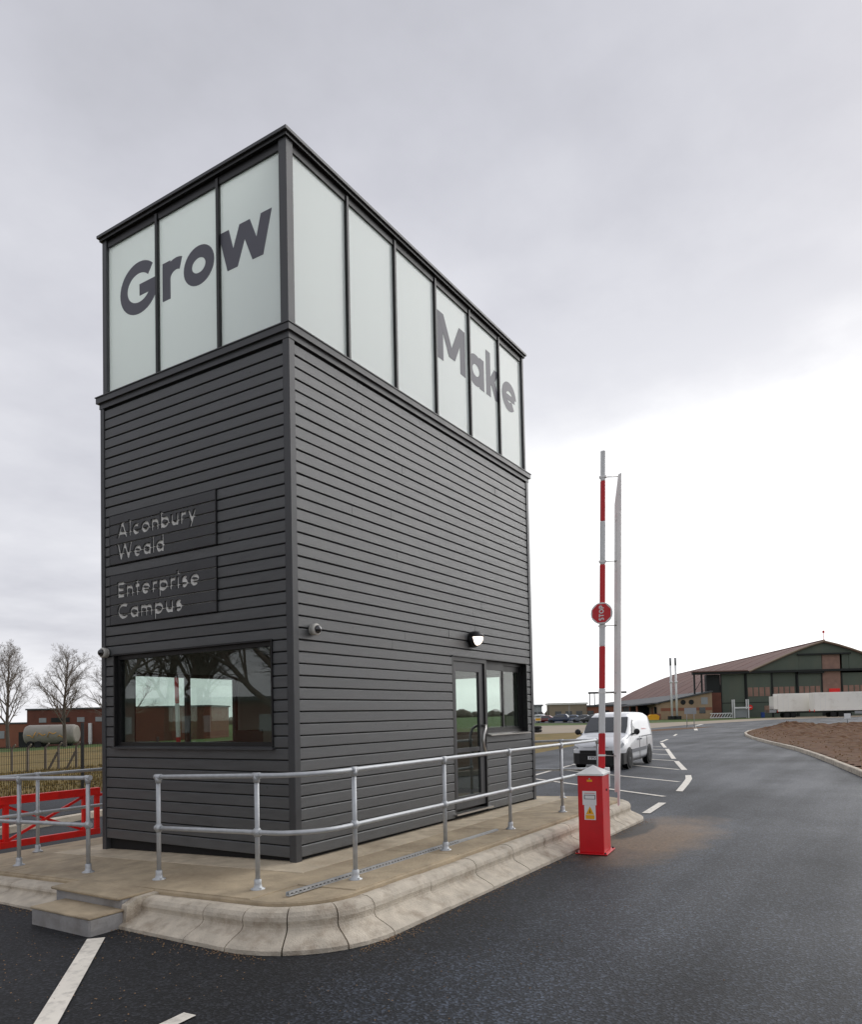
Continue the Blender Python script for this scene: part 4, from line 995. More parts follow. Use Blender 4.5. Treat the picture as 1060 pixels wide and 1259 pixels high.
# ------------------------------------------------------------------ vehicles
def loft(mb, secs, smooth=True, cap=True):
    """secs: list of rings of equal length"""
    n = len(secs[0]); v = [p for s in secs for p in s]
    f = [(i*n+k, i*n+(k+1) % n, (i+1)*n+(k+1) % n, (i+1)*n+k) for i in range(len(secs)-1) for k in range(n)]
    mb.add(v, f, smooth)
    if cap:
        b = len(mb.v)-len(v); mb.f += [tuple(b+k for k in range(n-1, -1, -1)), tuple(b+(len(secs)-1)*n+k for k in range(n))]; mb.sm += [False, False]
    return mb
def lerp_tab(tab, x):
    if x <= tab[0][0]: return tab[0][1]
    for (a, va), (b, vb) in zip(tab, tab[1:]):
        if x <= b: return va+(vb-va)*(x-a)/(b-a)
    return tab[-1][1]
def body_loft(xs_, top, hw, roof, belt, sill, deep=0):
    secs = []
    for x in xs_:
        zt = lerp_tab(top, x); w = lerp_tab(hw, x); r = lerp_tab(roof, x); zb = min(belt, zt-.04); zi = lerp_tab(sill, x)
        half = [(w*.94, zi), (w, zi+.12), (w*1.0, (zi+zb)/2), (w*.985, zb), (w+(r-w)*.55, zb+(zt-zb)*.55), (r, zt-min(.09, (zt-zb)*.35)), (r*.86, zt-.015), (r*.45, zt)]
        secs.append([(x, y, z) for y, z in half]+[(x, -y, z) for y, z in reversed(half)])
    return secs
def wheel(t, x, y, r, w, side):
    c = (x, y, r); ax = (0, side, 0)
    q = MB().lathe([(r*.55, -w/2), (r*.93, -w/2), (r, -w*.3), (r, w*.3), (r*.93, w/2), (r*.66, w/2)], c, axis=ax, n=24).build('wheel', 'tyre', t)
    MB().lathe([(r*.66, w*.36), (r*.62, w*.42), (r*.2, w*.40), (r*.16, w*.5), (.01, w*.5)], c, axis=ax, n=20).build('rim', 'rim', q)
    for k in range(5):
        a = 2*math.pi*k/5; MB().lathe([(r*.11, w*.38), (r*.10, w*.425)], (x+r*.42*math.cos(a), y, r+r*.42*math.sin(a)), axis=ax, n=8).build('rim_hole', 'black', q)
    return q
van = thing('parked_van', 'white panel van with black bumper parked on the hatched road behind the barrier', 'van', (15.75, 2.40, ROAD+.004), R_(2.5))
vx = [0, .04, .12, .3, .55, .86, .93, 1.1, 1.3, 1.48, 1.6, 1.9, 2.4, 3.0, 3.5, 3.82, 3.95, 4.0]
vtop = [(0, .72), (.04, .80), (.12, .86), (.3, .93), (.55, .99), (.86, 1.05), (.93, 1.10), (1.48, 1.57), (1.6, 1.63), (1.9, 1.69), (2.4, 1.715), (3.0, 1.71), (3.5, 1.68), (3.82, 1.63), (3.95, 1.56), (4.0, 1.40)]
vhw = [(0, .50), (.04, .60), (.12, .70), (.3, .765), (.6, .79), (3.4, .80), (3.9, .785), (4.0, .75)]
vroof = [(0, .46), (.04, .54), (.12, .60), (.3, .65), (.86, .70), (.93, .70), (1.48, .64), (1.9, .645), (3.8, .65), (4.0, .62)]
vsill = [(0, .42), (.12, .30), (.4, .24), (3.6, .24), (4.0, .32)]
loft(MB(), body_loft(vx, vtop, vhw, vroof, .93, vsill)).build('body', 'vanwhite', van)
bp_ = [(.46, .80), (.2, .775), (.06, .70), (-.03, .52), (-.06, .2), (-.06, -.2), (-.03, -.52), (.06, -.70), (.2, -.775), (.46, -.80)]
MB().prism(bp_, (0, 0, 0), (1, 0, 0), (0, 1, 0), (0, 0, 1), .17, .50).build('front_bumper', 'black', van)
bp2 = [(x-.006 if x < .4 else x, y*1.003) for x, y in bp_]
MB().prism([(.3, .792), (.06, .706), (-.02, .55), (.02, .5), (.3, .6)], (0, 0, 0), (1, 0, 0), (0, 1, 0), (0, 0, 1), .501, .60).build('bumper_corner', 'vanwhite', van)
MB().prism([(.3, -.792), (.06, -.706), (-.02, -.55), (.02, -.5), (.3, -.6)], (0, 0, 0), (1, 0, 0), (0, 1, 0), (0, 0, 1), .501, .60).build('bumper_corner', 'vanwhite', van)
MB().prism([(.2, .52), (-.018, .50), (-.04, 0), (-.018, -.50), (.2, -.52)], (0, 0, 0), (1, 0, 0), (0, 1, 0), (0, 0, 1), .501, .585).build('grille', 'black', van)
MB().prism([(.2, .49), (-.0, .46), (-.012, 0), (-.0, -.46), (.2, -.49)], (0, 0, 0), (1, 0, 0), (0, 1, 0), (0, 0, 1), .61, .69).build('nose_bar', 'vanwhite', van)
MB().prism([(.1, .40), (-.009, .38), (-.019, 0), (-.009, -.38), (.1, -.40)], (0, 0, 0), (1, 0, 0), (0, 1, 0), (0, 0, 1), .662, .672).build('slot', 'greylabel', van)
for s in (-1, 1):
    MB().add([(.03, s*.50, .62), (.012, s*.58, .64), (.13, s*.735, .66), (.30, s*.775, .74), (.28, s*.735, .86), (.10, s*.62, .82), (.035, s*.52, .74), (.3, s*.6, .7)],
             [(0, 1, 6), (1, 2, 5, 6), (2, 3, 4, 5), (0, 6, 5, 4, 7), (0, 7, 3, 2, 1), (3, 7, 4)]).build('headlight', 'grey', van)
    # door mirror
    m_ = MB(); m_.lathe([(.03, -.05), (.085, -.04), (.095, 0), (.085, .05), (.04, .07)], (1.18, s*.935, 1.11), axis=(-1, 0, .1), n=12); m_.build('mirror', 'black', van)
    MB().bar((1.2, s*.78, 1.03), (1.2, s*.90, 1.07), .06, .05).build('mirror_arm', 'black', van)
    sw = lambda x, z: s*(lerp_tab(vhw, x)*.985+(lerp_tab(vroof, x)-lerp_tab(vhw, x))*max(0, (z-.93))/(1.62-.93)*1.05+.014)
    pts = [(1.16, .99), (1.98, .98), (1.98, 1.46), (1.62, 1.48), (1.38, 1.25)]
    MB().add([(x, sw(x, z), z) for x, z in pts]+[(x, sw(x, z)-s*.02, z) for x, z in pts], [(0, 1, 2, 3, 4), (9, 8, 7, 6, 5)]+[(i, (i+1) % 5, 5+(i+1) % 5, 5+i) for i in range(5)]).build('side_window', 'darkglass', van)
    MB().bar((1.0, s*.803, .52), (2.86, s*.808, .55), .03, .11).build('side_moulding', 'greylabel', van)
    for x in (1.98+.06, 3.02): MB().bar((x, s*.806, .30), (x, s*(.80 if x > 1 else .8), .95), .008, .012).build('door_gap', 'black', van)
    MB().bar((2.2, s*.812, .93), (3.7, s*.812, .95), .012, .025).build('slide_rail', 'greylabel', van)
    MB().bbox(1.78, 1.95, min(s*.80, s*.83), max(s*.80, s*.83), .84, .88, .008).build('door_handle', 'greylabel', van)
    MB().bbox(2.12, 2.28, min(s*.80, s*.83), max(s*.80, s*.83), .84, .88, .008).build('door_handle', 'greylabel', van)
    for x in (.78, 3.30):
        MB().lathe([(.345, -.02), (.345, .005)], (x, s*.80, .31), axis=(0, s, 0), n=28).build('wheel_arch', 'black', van)
        wheel(van, x, s*.715, .30, .2, s)
    for q, (x, z, l) in enumerate(((2.5, 1.34, .7), (2.5, 1.24, .5), (2.5, 1.14, .6))): MB().add([(x+i*l, sw(x+.3, z+j*.05)+s*.002, z+j*.05) for j in (0, 1) for i in (0, 1)], [(0, 1, 3, 2)]).build('side_print', 'pink', van)
MB().add([(.915, -.655, 1.09), (.915, .655, 1.09), (1.15, .655, 1.30), (1.455, .60, 1.56), (1.455, -.60, 1.56), (1.15, -.655, 1.30), (.95, -.655, 1.08), (.95, .655, 1.08), (1.17, .655, 1.28), (1.47, .60, 1.54), (1.47, -.60, 1.54), (1.17, -.655, 1.28)],
         [(0, 1, 2, 5), (5, 2, 3, 4), (11, 8, 7, 6), (10, 9, 8, 11), (0, 6, 7, 1), (3, 9, 10, 4), (1, 7, 8, 2), (2, 8, 9, 3), (4, 10, 11, 5), (5, 11, 6, 0)]).build('windscreen', 'darkglass', van)
for y0 in (.15, -.45): MB().bar((.93, y0+.45, 1.10), (1.0, y0, 1.17), .012, .012).build('wiper', 'black', van)
pl = MB().box(-.075, -.062, -.235, .235, .315, .415).build('number_plate', 'label', van)
for m_ in write('FP59', .105, .14, .1, (-.075, .19, .328), (0, -1, 0), (0, 0, 1), (-1, 0, 0), 0, .001, .24): m_.build('character', 'black', pl)
MB().bar((-.008, .07, .70), (-.01, -.07, .70), .01, .03).build('badge', 'steel', van)
MB().box(.6, 3.5, -.7, .7, .19, .26).build('underbody', 'black', van)

def car(label, loc, rz, rgb, kind='hatch'):
    t = thing('parked_car', label, 'car', loc, rz, 'cars parked in front of the hangar offices')
    mt_ = mat('car_paint', rgb, .25, coat=.5)
    top = [(0, .55), (.1, .68), (.9, .88), (1.0, .92), (1.65, 1.30), (2.1, 1.36), (2.9, 1.32), (3.5, 1.0), (3.75, .92), (3.8, .6)]
    if kind == 'suv': top = [(0, .7), (.1, .85), (.9, 1.0), (1.0, 1.04), (1.5, 1.5), (2.0, 1.58), (3.3, 1.55), (3.7, 1.2), (3.8, .7)]
    hw_ = [(0, .55), (.15, .72), (.5, .78), (3.3, .79), (3.8, .68)]; rf = [(0, .5), (.15, .62), (.95, .70), (1.65, .58), (2.9, .58), (3.8, .6)]
    loft(MB(), body_loft([0, .05, .15, .5, .9, 1.0, 1.3, 1.65, 2.1, 2.9, 3.2, 3.5, 3.72, 3.8], top, hw_, rf, .82 if kind == 'hatch' else .95, [(0, .3), (.4, .2), (3.4, .2), (3.8, .3)])).build('body', mt_, t)
    b = .86 if kind == 'hatch' else 1.0; tp_ = 1.26 if kind == 'hatch' else 1.45
    for s in (-1, 1):
        pts = [(1.12, b), (3.2, b), (2.85, tp_), (1.72, tp_)]
        MB().add([(x, s*(.815-(z-b)*.42), z) for x, z in pts]+[(x, s*(.78-(z-b)*.42), z) for x, z in pts], [(0, 1, 2, 3), (7, 6, 5, 4)]+[(i, (i+1) % 4, 4+(i+1) % 4, 4+i) for i in range(4)]).build('side_window', 'darkglass', t)
        for x in (.68, 3.05): MB().lathe([(.28, -.08), (.28, .08)], (x, s*.72, .28), axis=(0, s, 0), n=16).build('wheel', 'tyre', t)
        MB().bbox(-.005, .12, s*.55-.12, s*.55+.12, .58, .66, .01).build('headlight', 'grey', t)
    MB().add([(1.0, -.6, b+.06), (1.0, .6, b+.06), (1.66, .52, tp_+.035), (1.66, -.52, tp_+.035), (1.05, -.6, b), (1.05, .6, b), (1.7, .52, tp_), (1.7, -.52, tp_)], [(0, 1, 2, 3), (7, 6, 5, 4), (0, 4, 5, 1), (1, 5, 6, 2), (2, 6, 7, 3), (3, 7, 4, 0)]).build('windscreen', 'darkglass', t)
    return t
gz = ROAD-.02
for lab, x, y, a, rgb, k in (
    ('black hatchback nearest the white van in the far row of cars', 113, 39.6, 110, (22, 23, 26), 'hatch'),
    ('grey car just left of the black hatchback in the far row', 121, 44.2, 100, (96, 102, 110), 'hatch'),
    ('pale blue car in the middle of the far row', 124.5, 47.6, 105, (92, 112, 140), 'hatch'),
    ('dark blue car right of the small yellow and white notice board', 122.5, 49.2, 98, (44, 56, 78), 'suv'),
    ('dark red car left of the small yellow and white notice board', 126, 53.6, 100, (110, 34, 34), 'hatch'),
    ('white car at the left end of the far row beside the tower', 127, 55.6, 100, (214, 216, 218), 'suv'),
    ('silver estate car partly hidden behind the black hatchback', 132, 45.2, 120, (150, 152, 152), 'suv')):
    car(lab, (x, y, gz), R_(a+180), rgb, k)

# ------------------------------------------------------------------ hangar and its yard (local x along the gable, y towards the back)
HO = Vector((151.7, 26.2, ROAD-.05)); HA = R_(26.3-90)
def hw_(x, y, z=0): c, s = math.cos(HA), math.sin(HA); return (HO.x+c*x-s*y, HO.y+s*x+c*y, HO.z+z)
hg = thing('hangar', 'big aircraft hangar with curved brown roof and dark green sliding doors', 'hangar', HO, HA)
half = [(22.1, 15.1), (19.5, 14.35), (17, 13.45), (14.5, 12.45), (12, 11.4), (9.7, 10.4), (7.5, 9.45), (5.5, 8.45), (3.5, 7.4), (1.5, 6.3), (-.3, 5.3)]
full_ = half[::-1]+[(44.2-x, z) for x, z in half[1:]]
HLEN = 135
def shell(pts, y0, y1):
    n = len(pts)
    v = [(x, y, z) for y in (y0, y1) for x, z in pts]+[(x, y, z-.35) for y in (y0, y1) for x, z in pts]
    f = [(i, i+1, n+i+1, n+i) for i in range(n-1)]+[(2*n+i, 3*n+i, 3*n+i+1, 2*n+i+1) for i in range(n-1)]+[(i, 2*n+i, 2*n+i+1, i+1) for i in range(n-1)]+[(n+i, n+i+1, 3*n+i+1, 3*n+i) for i in range(n-1)]
    f += [(0, n, 3*n, 2*n), (n-1, 3*n-1, 4*n-1, 2*n-1)]
    return MB().add(v, f, False)
upper_ = [p for p in full_ if 7.4 < p[0] < 36.8]
roof = shell(full_, 2.6, HLEN).build('roof', 'hroof', hg)
shell(upper_, -.6, 2.59).build('front_roof', 'hroof', roof)
for y in range(8, HLEN, 12):
    mb = MB(); mb.tube([(x, y, z+.0) for x, z in full_], .05, 4, smooth=False); mb.build('roof_rib', 'hroof', roof)
MB().tube([(22.1, -.6, 15.15), (22.1, HLEN, 15.15)], .18, 6).build('ridge', 'hroof', roof)
mb = MB(); mb.tube([(22.1, -.4, 15.2), (22.1, -.4, 17.0)], .06, 5); mb.box(21.9, 22.3, -.45, -.35, 16.6, 17.1); mb.build('ridge_mast', 'red', roof)
MB().tube([(x, -.62, z-.1) for x, z in upper_], .14, 4, smooth=False).build('roof_edge', 'oldroad', roof)
# gable wall above the doors
gp = [(2.0, 9.0), (17.3, 9.0), (17.3, 12.45), (26.9, 12.45), (26.9, 9.0), (42.2, 9.0), (42.2, 6.7)][:6]
arch_ = [(x, z-.36) for x, z in full_ if 4.4 < x < 39.8]
def gable(x0, x1, zb):
    xs2 = [x0]+[x for x, z in full_ if x0 < x < x1]+[x1]
    top_ = [(x, max(zb+.05, lerp_tab(full_, x)-.36)) for x in xs2]
    v = [(x, y, z) for y in (0, .4) for x in xs2 for z in (zb, top_[xs2.index(x)][1])]; m_ = len(xs2); f = []
    for i in range(m_-1):
        a_, b_ = 2*i, 2*i+2; k = 2*m_
        f += [(a_, b_, b_+1, a_+1), (k+a_+1, k+b_+1, k+b_, k+a_), (a_+1, b_+1, k+b_+1, k+a_+1), (a_, k+a_, k+b_, b_)]
    f += [(0, 1, 2*m_+1, 2*m_), (2*m_-2, 4*m_-2, 4*m_-1, 2*m_-1)]
    MB().add(v, f).build('gable_wall', 'hgreen', hg)
gable(7.0, 17.3, 9.0); gable(17.301, 26.9, 12.45); gable(26.901, 37.2, 9.0)
MB().box(-3.5, 47.7, -.5, .6, 8.95, 9.40).build('door_header', 'hdark', hg); MB().box(-3.6, 7.2, -.7, .8, 9.41, 9.62).build('header_roof', 'hroof', hg)
MB().box(17.0, 27.2, -.35, -.02, 12.3, 12.6).build('upper_header', 'hdark', hg); MB().box(17.0, 22, -.30, -.02, 8.62, 8.94).build('upper_header', 'hdark', hg)
for x0, x1, y, zt in ((2.1, 7.0, .55, 8.94), (7.0, 12.1, .30, 8.94), (12.1, 16.95, .55, 8.94), (16.95, 21.8, .30, 8.6), (25.4, 30.3, .3, 8.6), (30.3, 35.2, .55, 8.94), (35.2, 40, .3, 8.94)):
    lf = MB().box(x0+.05, x1-.05, y, y+.22, 0, zt).build('door_leaf', 'hgreen', hg)
    for x in (x0+.1, x1-.1): MB().box(x-.12, x+.12, y-.12, y-.001, 0, zt).build('stile', 'hdark', lf)
    if x0 > 6.9:
        w_ = (x1-x0-.6)/4
        for k in range(4): MB().box(x0+.35+k*w_, x0+.35+k*w_+w_*.78, y-.06, y-.001, 4.3, 6.1).build('rusty_pane', 'rust', lf)
    MB().box(x0+.25, x1-.25, y-.05, y-.001, 3.0, 3.12).build('cross_rail', 'hdark', lf)
for x0, x1 in ((17.35, 21.7), (25.6, 26.85)): MB().box(x0, x1, .05, .3, 8.96, 12.29).build('upper_leaf', 'hgreen', hg)
MB().box(21.9, 25.3, .32, .5, 3, 12.3).build('inner_door', 'rust', hg); MB().box(23, 25, .1, .31, 4.6, 5.5).build('hoist', 'orangered', hg)
MB().box(-.6, 2.05, .2, 2.2, 0, 5.2).build('jamb', 'brick', hg); MB().box(-.6, 2.05, .6, 2.2, 5.21, 8.9).build('jamb', 'hdark', hg)
for x in (-3.2, -1.75): MB().box(x-.14, x+.14, -.3, .1, 0, 8.94).build('gantry_post', 'hdark', hg)
for z in (2.5, 5.5): MB().bar((-3.2, -.1, z), (-1.75, -.1, z+2.4), .1).build('gantry_brace', 'hdark', hg)
mb = MB(); mb.box(.5, 43.7, 1.5, HLEN-.5, .0, 5.2); mb.build('inner_mass', 'hdark', hg)
# brick lean-to along the left side
ap = [(-10.4, 0), (-.35, 0), (-.35, 5.25), (-10.4, 3.3)]
ax_ = MB().prism(ap, (0, 0, 0), (1, 0, 0), (0, 0, 1), (0, 1, 0), -2, HLEN+30).build('annex_wall', 'brick_y', hg)
MB().prism([(-11.0, 3.25), (-.25, 5.33), (-.25, 5.6), (-11.0, 3.5)], (0, 0, 0), (1, 0, 0), (0, 0, 1), (0, 1, 0), -2.4, HLEN+30.5).build('annex_roof', 'annexroof', hg)
MB().box(-10.42, -.4, -2.03, -2.001, 1.7, 2.3).build('brick_band', 'brick_r', ax_)
for x in (-6.0, -4.4): MB().lathe([(.5, .001), (.5, .06), (.4, .07)], (x, -2, 3.4), axis=(0, -1, 0), n=16).build('round_window', 'hdark', ax_)
MB().box(-2.5, -1.2, -2.06, -2.001, 2.9, 4.3).build('window', 'grey', ax_); MB().box(-2.9, -1.7, -2.06, -2.001, 1.1, 2.3).build('window', 'darkglass', ax_)
MB().box(-10.43, -10.401, -1.9, HLEN+29, .0, 1.2).build('brick_plinth', 'brick_r', ax_)
for k in range(16):
    y = 2+8*k; MB().box(-10.47, -10.401, y, y+2.2, 1.2, 2.6).build('window', 'darkglass', ax_)
    MB().box(-10.46, -10.401, y+4, y+5.2, .0, 2.5).build('door', 'hdark' if k % 2 else 'brick_r', ax_)
MB().prism([(-14.5, 2.9), (-10.3, 3.2), (-10.3, 3.5), (-14.5, 3.15)], (0, 0, 0), (1, 0, 0), (0, 0, 1), (0, 1, 0), 3, 32).build('porch_roof', 'annexroof', hg)
for y in (3.5, 12, 22, 31): MB().box(-14.3, -14.0, y, y+.3, 0, 2.9).build('porch_post', 'brick_r', hg)
MB().prism([(-14.2, 0), (-10.5, 0), (-10.5, 2.9), (-14.2, 2.8)], (0, 0, 0), (1, 0, 0), (0, 0, 1), (0, 1, 0), 12, 30).build('porch_wall', 'hdark', hg)
# far gable gantry
for x in (-9, -7.2): MB().box(x-.15, x+.15, HLEN+.5, HLEN+.8, 0, 9).build('gantry_post', 'hdark', hg)
MB().box(-9.5, 5, HLEN+.3, HLEN+1, 8.9, 9.6).build('door_header', 'hdark', hg)

for lab, x in (('left one of two tall white flue pipes in front of the brick annex', -9.1), ('right one of two tall white flue pipes in front of the brick annex', -8.15)):
    t = thing('flue_pipe', lab, 'chimney', hw_(x, -6), HA, 'white flue pipes by the hangar')
    MB().tube([(0, 0, .3), (0, 0, 10.6)], .2, 12).build('pipe', 'white', t); MB().tube([(0, 0, 10.61), (0, 0, 12.1)], .2, 12).build('cap_section', 'greylabel', t)
    MB().bbox(-.7, .7, -.7, .7, 0, .7, .05).build('base', 'hdark', t); MB().tube([(0, 0, 7.2), (0, 0, 7.5)], .32, 12).build('band', 'white', t)
def trailer(label, x, y, length, extra=False):
    t = thing('lorry_trailer', label, 'trailer', hw_(x, y, .0), HA, 'trailers parked before the hangar')
    MB().bbox(0, length, -1.2, 1.2, 1.15, 4.45, .05).build('box', 'trailer', t)
    MB().box(.2, length-.2, -.9, .9, .85, 1.14).build('chassis', 'hdark', t)
    for wx in ([1.6, 2.8] if length < 8 else [3.2, 4.5, 5.8]):
        for s in (-1, 1): MB().lathe([(.5, -.16), (.5, .16)], (wx, s*.95, .5), axis=(0, s, 0), n=16).build('wheel', 'tyre', t)
    for s in (-1, 1): MB().box(-.04, -.001, s*1.0-.12, s*1.0+.12, 1.0, 1.4).build('tail_light', 'orangered', t)
    for k in range(3): MB().box(.0+.05+k*.9, .08+k*.9, -1.215, -1.201, 1.2, 4.4).build('seam', 'white', t)
    if length > 8:
        MB().box(6.8, length-1.6, -1.1, -1.0, .55, 1.0).build('side_guard', 'grey', t)
        for s in (-1, 1): MB().box(length-3.4, length-3.2, s*.8-.08, s*.8+.08, 0, 1.1).build('landing_leg', 'grey', t)
    if extra:
        MB().box(-1.6, -.3, -1.15, 1.15, 1.0, 1.5).build('tail_lift', 'grey', t); MB().box(-1.6, -1.5, -1.15, 1.15, 1.0, 2.3).build('tail_board', 'rust', t)
        MB().box(-.7, -.02, -1.2, 1.2, 1.6, 4.0).build('open_door', 'trailer', t)
    return t
trailer('short white box trailer with open tail, left of the long trailer', 8.3, -12, 7.5, True)
trailer('long white lorry trailer in front of the hangar doors', 13.4, -15.5, 16)
# yard things
t = thing('white_frame_rack', 'white steel frame rack standing before the green hangar door', 'rack', hw_(3.6, -3), HA)
for x in (0, 2.7): MB().box(x-.1, x+.1, -.1, .1, 0, 3.7).build('post', 'white', t); MB().box(x-.1, x+.1, 1.1, 1.3, 0, 3.7).build('post', 'white', t)
MB().box(-.1, 2.8, -.12, .12, 1.9, 2.2).build('beam', 'white', t); MB().box(.1, 2.6, .4, .5, .1, 1.8).build('sheet', 'grey', t)
t = thing('white_lattice_barrier', 'low white lattice barrier on the grass by the annex', 'barrier', hw_(-1.5, -4.5), HA)
MB().box(0, 4.2, -.05, .05, .95, 1.1).build('top_rail', 'white', t); MB().box(0, 4.2, -.05, .05, .1, .25).build('bottom_rail', 'white', t)
for k in range(8): MB().bar((k*.52, 0, .2), (k*.52+.5, 0, 1.0), .1).build('lattice_bar', 'white', t)
t = thing('round_sign', 'small round red sign on the hangar door', 'sign', hw_(7.6, .1, 2.1), HA); MB().lathe([(.5, 0), (.5, .05)], axis=(0, -1, 0), n=16).build('disc', 'orangered', t); MB().box(-.25, .25, -.06, -.051, -.06, .06).build('bar', 'white', t)
t = thing('blue_bin', 'small blue bin at the foot of the hangar doors', 'bin', hw_(9.3, -2), HA); MB().bbox(-.3, .3, -.3, .3, 0, .9, .05).build('tub', 'blue', t); MB().bbox(-.34, .34, -.34, .34, .901, 1.05, .05).build('lid', 'blue', t)
t = thing('yellow_skip', 'yellow grit bin beside the brick annex', 'bin', hw_(-12.3, -4), HA); MB().prism([(-.9, 0), (.9, 0), (1.1, .7), (-1.1, .7)], (0, 0, 0), (1, 0, 0), (0, 0, 1), (0, 1, 0), -.6, .6).build('tub', 'yellow', t); MB().prism([(-1.1, .701), (1.1, .701), (.6, 1.1), (-.6, 1.1)], (0, 0, 0), (1, 0, 0), (0, 0, 1), (0, 1, 0), -.62, .62).build('lid', 'yellow', t)
# signs along the roads (faces turned towards the camera side)
def signpost(name, label, loc, rz, w, h, z0, m, posts=2, extra=None):
    t = thing(name, label, 'sign', loc, rz); MB().bbox(-w/2, w/2, -.02, .02, z0, z0+h, .008).build('panel', m, t)
    for x in ([-w*.3, w*.3] if posts == 2 else [0]): MB().tube([(x, .05, 0), (x, .05, z0+h*.95)], .035, 8).build('post', 'grey', t)
    return t
signpost('road_sign', 'blank grey back of a road sign on two posts beside the far junction', (70.5, 12.0, ROAD), R_(-65), 1.15, .62, 1.35, 'grey')
signpost('white_sign', 'small blank white sign stuck in the soil bed', (79.5, -1.2, ROAD), R_(-70), .6, .52, .55, 'white', 1)
nb = signpost('notice_board', 'white and yellow notice board in front of the far row of cars', (113, 47.2, ROAD-.05), R_(-65), 1.0, 1.1, .45, 'white')
MB().box(-.42, .42, -.03, -.021, .55, .95).build('yellow_field', 'yellow', nb); MB().box(-.4, .4, -.03, -.021, 1.1, 1.4).build('print', 'greylabel', nb)
for lab, x, y in (('slender grey lamp column left of the notice board', 116, 48.6), ('slender grey lamp column among the far cars', 118, 43.4)):
    t = thing('lamp_column', lab, 'lamp', (x, y, ROAD-.05)); MB().tube([(0, 0, 0), (0, 0, 2.9)], [.06, .035], 6).build('column', 'grey', t); MB().bbox(-.12, .12, -.08, .08, 2.9, 3.0, .02).build('head', 'grey', t)
bk = thing('rubber_block', 'black rubber tyre stack at the edge of the old concrete road', 'tyres', (57.7, 23.0, ROAD-.01))
for k, z in enumerate((0, .29)): MB().lathe([(.28, z), (.5, z+.02), (.56, z+.14), (.5, z+.27), (.28, z+.285)], n=20).build('tyre', 'tyre', bk)
# small lit red sign and low sheds far away
def shed(label, px, py, rz, w, d, h, m, rm):
    t = thing('far_shed', label, 'building', (px, py, ROAD-.05), rz); MB().box(0, w, 0, d, 0, h).build('wall', m, t); MB().box(-.3, w+.3, -.3, d+.3, h+.001, h+.45).build('roof', rm, t)
    for k in range(3): MB().box(w*(.15+.28*k), w*(.15+.28*k)+1.6, -.05, -.001, .8, 2.2).build('window', 'darkglass', t)
    return t
shed('grey flat roofed shed far off beyond the cars, next to the tower', 168, 76, R_(-63), 5.2, 8, 3.6, 'grey', 'greylabel')
shed('long cream shed far off beyond the cars, left of the brick annex', 172, 70, R_(-63), 9.5, 10, 3.9, 'oldroad', 'trailer')
shed('brick office block beyond the far cars beside the hangar', 176, 63.5, R_(-63), 14, 10, 3.2, 'brick_r', 'annexroof')

# ------------------------------------------------------------------ left background
# bare trees
def bare_tree(seed, H, spread=1.0, stems=12):
    rn = random.Random(seed); tr = MB(); cr_ = MB()
    def grow(p, d, length, r, lev, mb):
        n = 7 if lev == 0 else (5 if lev == 1 else 3); pts = [p]; rs = [r]; q = p.copy(); dd = d.copy()
        wob = .05 if lev == 0 else .12
        for i in range(n):
            dd = (dd+Vector((rn.gauss(0, wob), rn.gauss(0, wob), (.09 if lev in (1, 2) else .03)))).normalized()
            q = q+dd*(length/n); pts.append(q.copy()); rs.append(max(.004, r*(1-.82*(i+1)/n)))
        mb.tube(pts, rs, 6 if lev == 0 else (4 if lev < 3 else 3), caps=False, smooth=True)
        if lev >= 4: return
        k = {0: stems, 1: 11, 2: 8, 3: 5}[lev]
        for j in range(k):
            f = (.20+.76*(j+rn.random())/k) if lev == 0 else rn.uniform(.22, .98)
            i = min(n-1, int(f*n)); b = pts[i].lerp(pts[i+1], f*n-i)
            ax = (pts[i+1]-pts[i]).normalized()
            ang = (rn.uniform(.7, 1.0)-.4*f)*spread if lev == 0 else rn.uniform(.4, .85); az = j*2.4+rn.uniform(-.4, .4)
            u = ax.orthogonal().normalized(); w = ax.cross(u)
            nd = (ax*math.cos(ang)+(u*math.cos(az)+w*math.sin(az))*math.sin(ang)).normalized()
            l2 = H*(.60-.42*f)*rn.uniform(.8, 1.15) if lev == 0 else length*rn.uniform(.34, .56)*(1.1-.4*f)
            r2 = rs[i]*rn.uniform(.45, .62)
            grow(b, nd, l2, max(.006, r2), lev+1, cr_)
    grow(Vector((0, 0, -.1)), Vector((0, 0, 1)), H*.98, H*.021, 0, tr)
    return tr, cr_
def tree(label, loc, seed, H, spread=1.0, stems=13, src=None, rz=0):
    t = thing('bare_tree', label, 'tree', loc, rz, 'bare winter trees')
    if src is None:
        tr, cr_ = bare_tree(seed, H, spread, stems); tr.build('trunk', 'bark', t); cr_.build('crown', 'twig', t)
    else:
        for ch_ in src.children:
            c = ch_.copy(); COL.objects.link(c); c.parent = t
    return t
tA = tree('bare tree standing in front of the white tanker', (44.2, 75.7, -1.15), 4, 10.6, 1.0, 20)
tB = tree('bare tree at the left edge by the low brick wing', (38.0, 76.1, -.95), 9, 10.2, .85, 18)
tree('bare tree half hidden behind the tower edge', (49.5, 73.2, -1.2), 4, 9, src=tA, rz=2.1)
for i, (x, y, rz) in enumerate(((-9.5, 17, .3), (-15.5, 20, 1.4), (-15.5, 13.5, 2.5), (-21, 26, 4.0), (-9, 24, 5.1))):
    c = tree(('bare tree mirrored at the left of the wide gatehouse window', 'bare tree mirrored in the middle of the wide gatehouse window', 'bare tree mirrored at the right of the wide gatehouse window', 'farther bare tree mirrored in the wide gatehouse window', 'bare tree mirrored high in the wide gatehouse window')[i], (x, y, ROAD-.05), 0, 0, src=tA if i % 2 else tB, rz=rz)
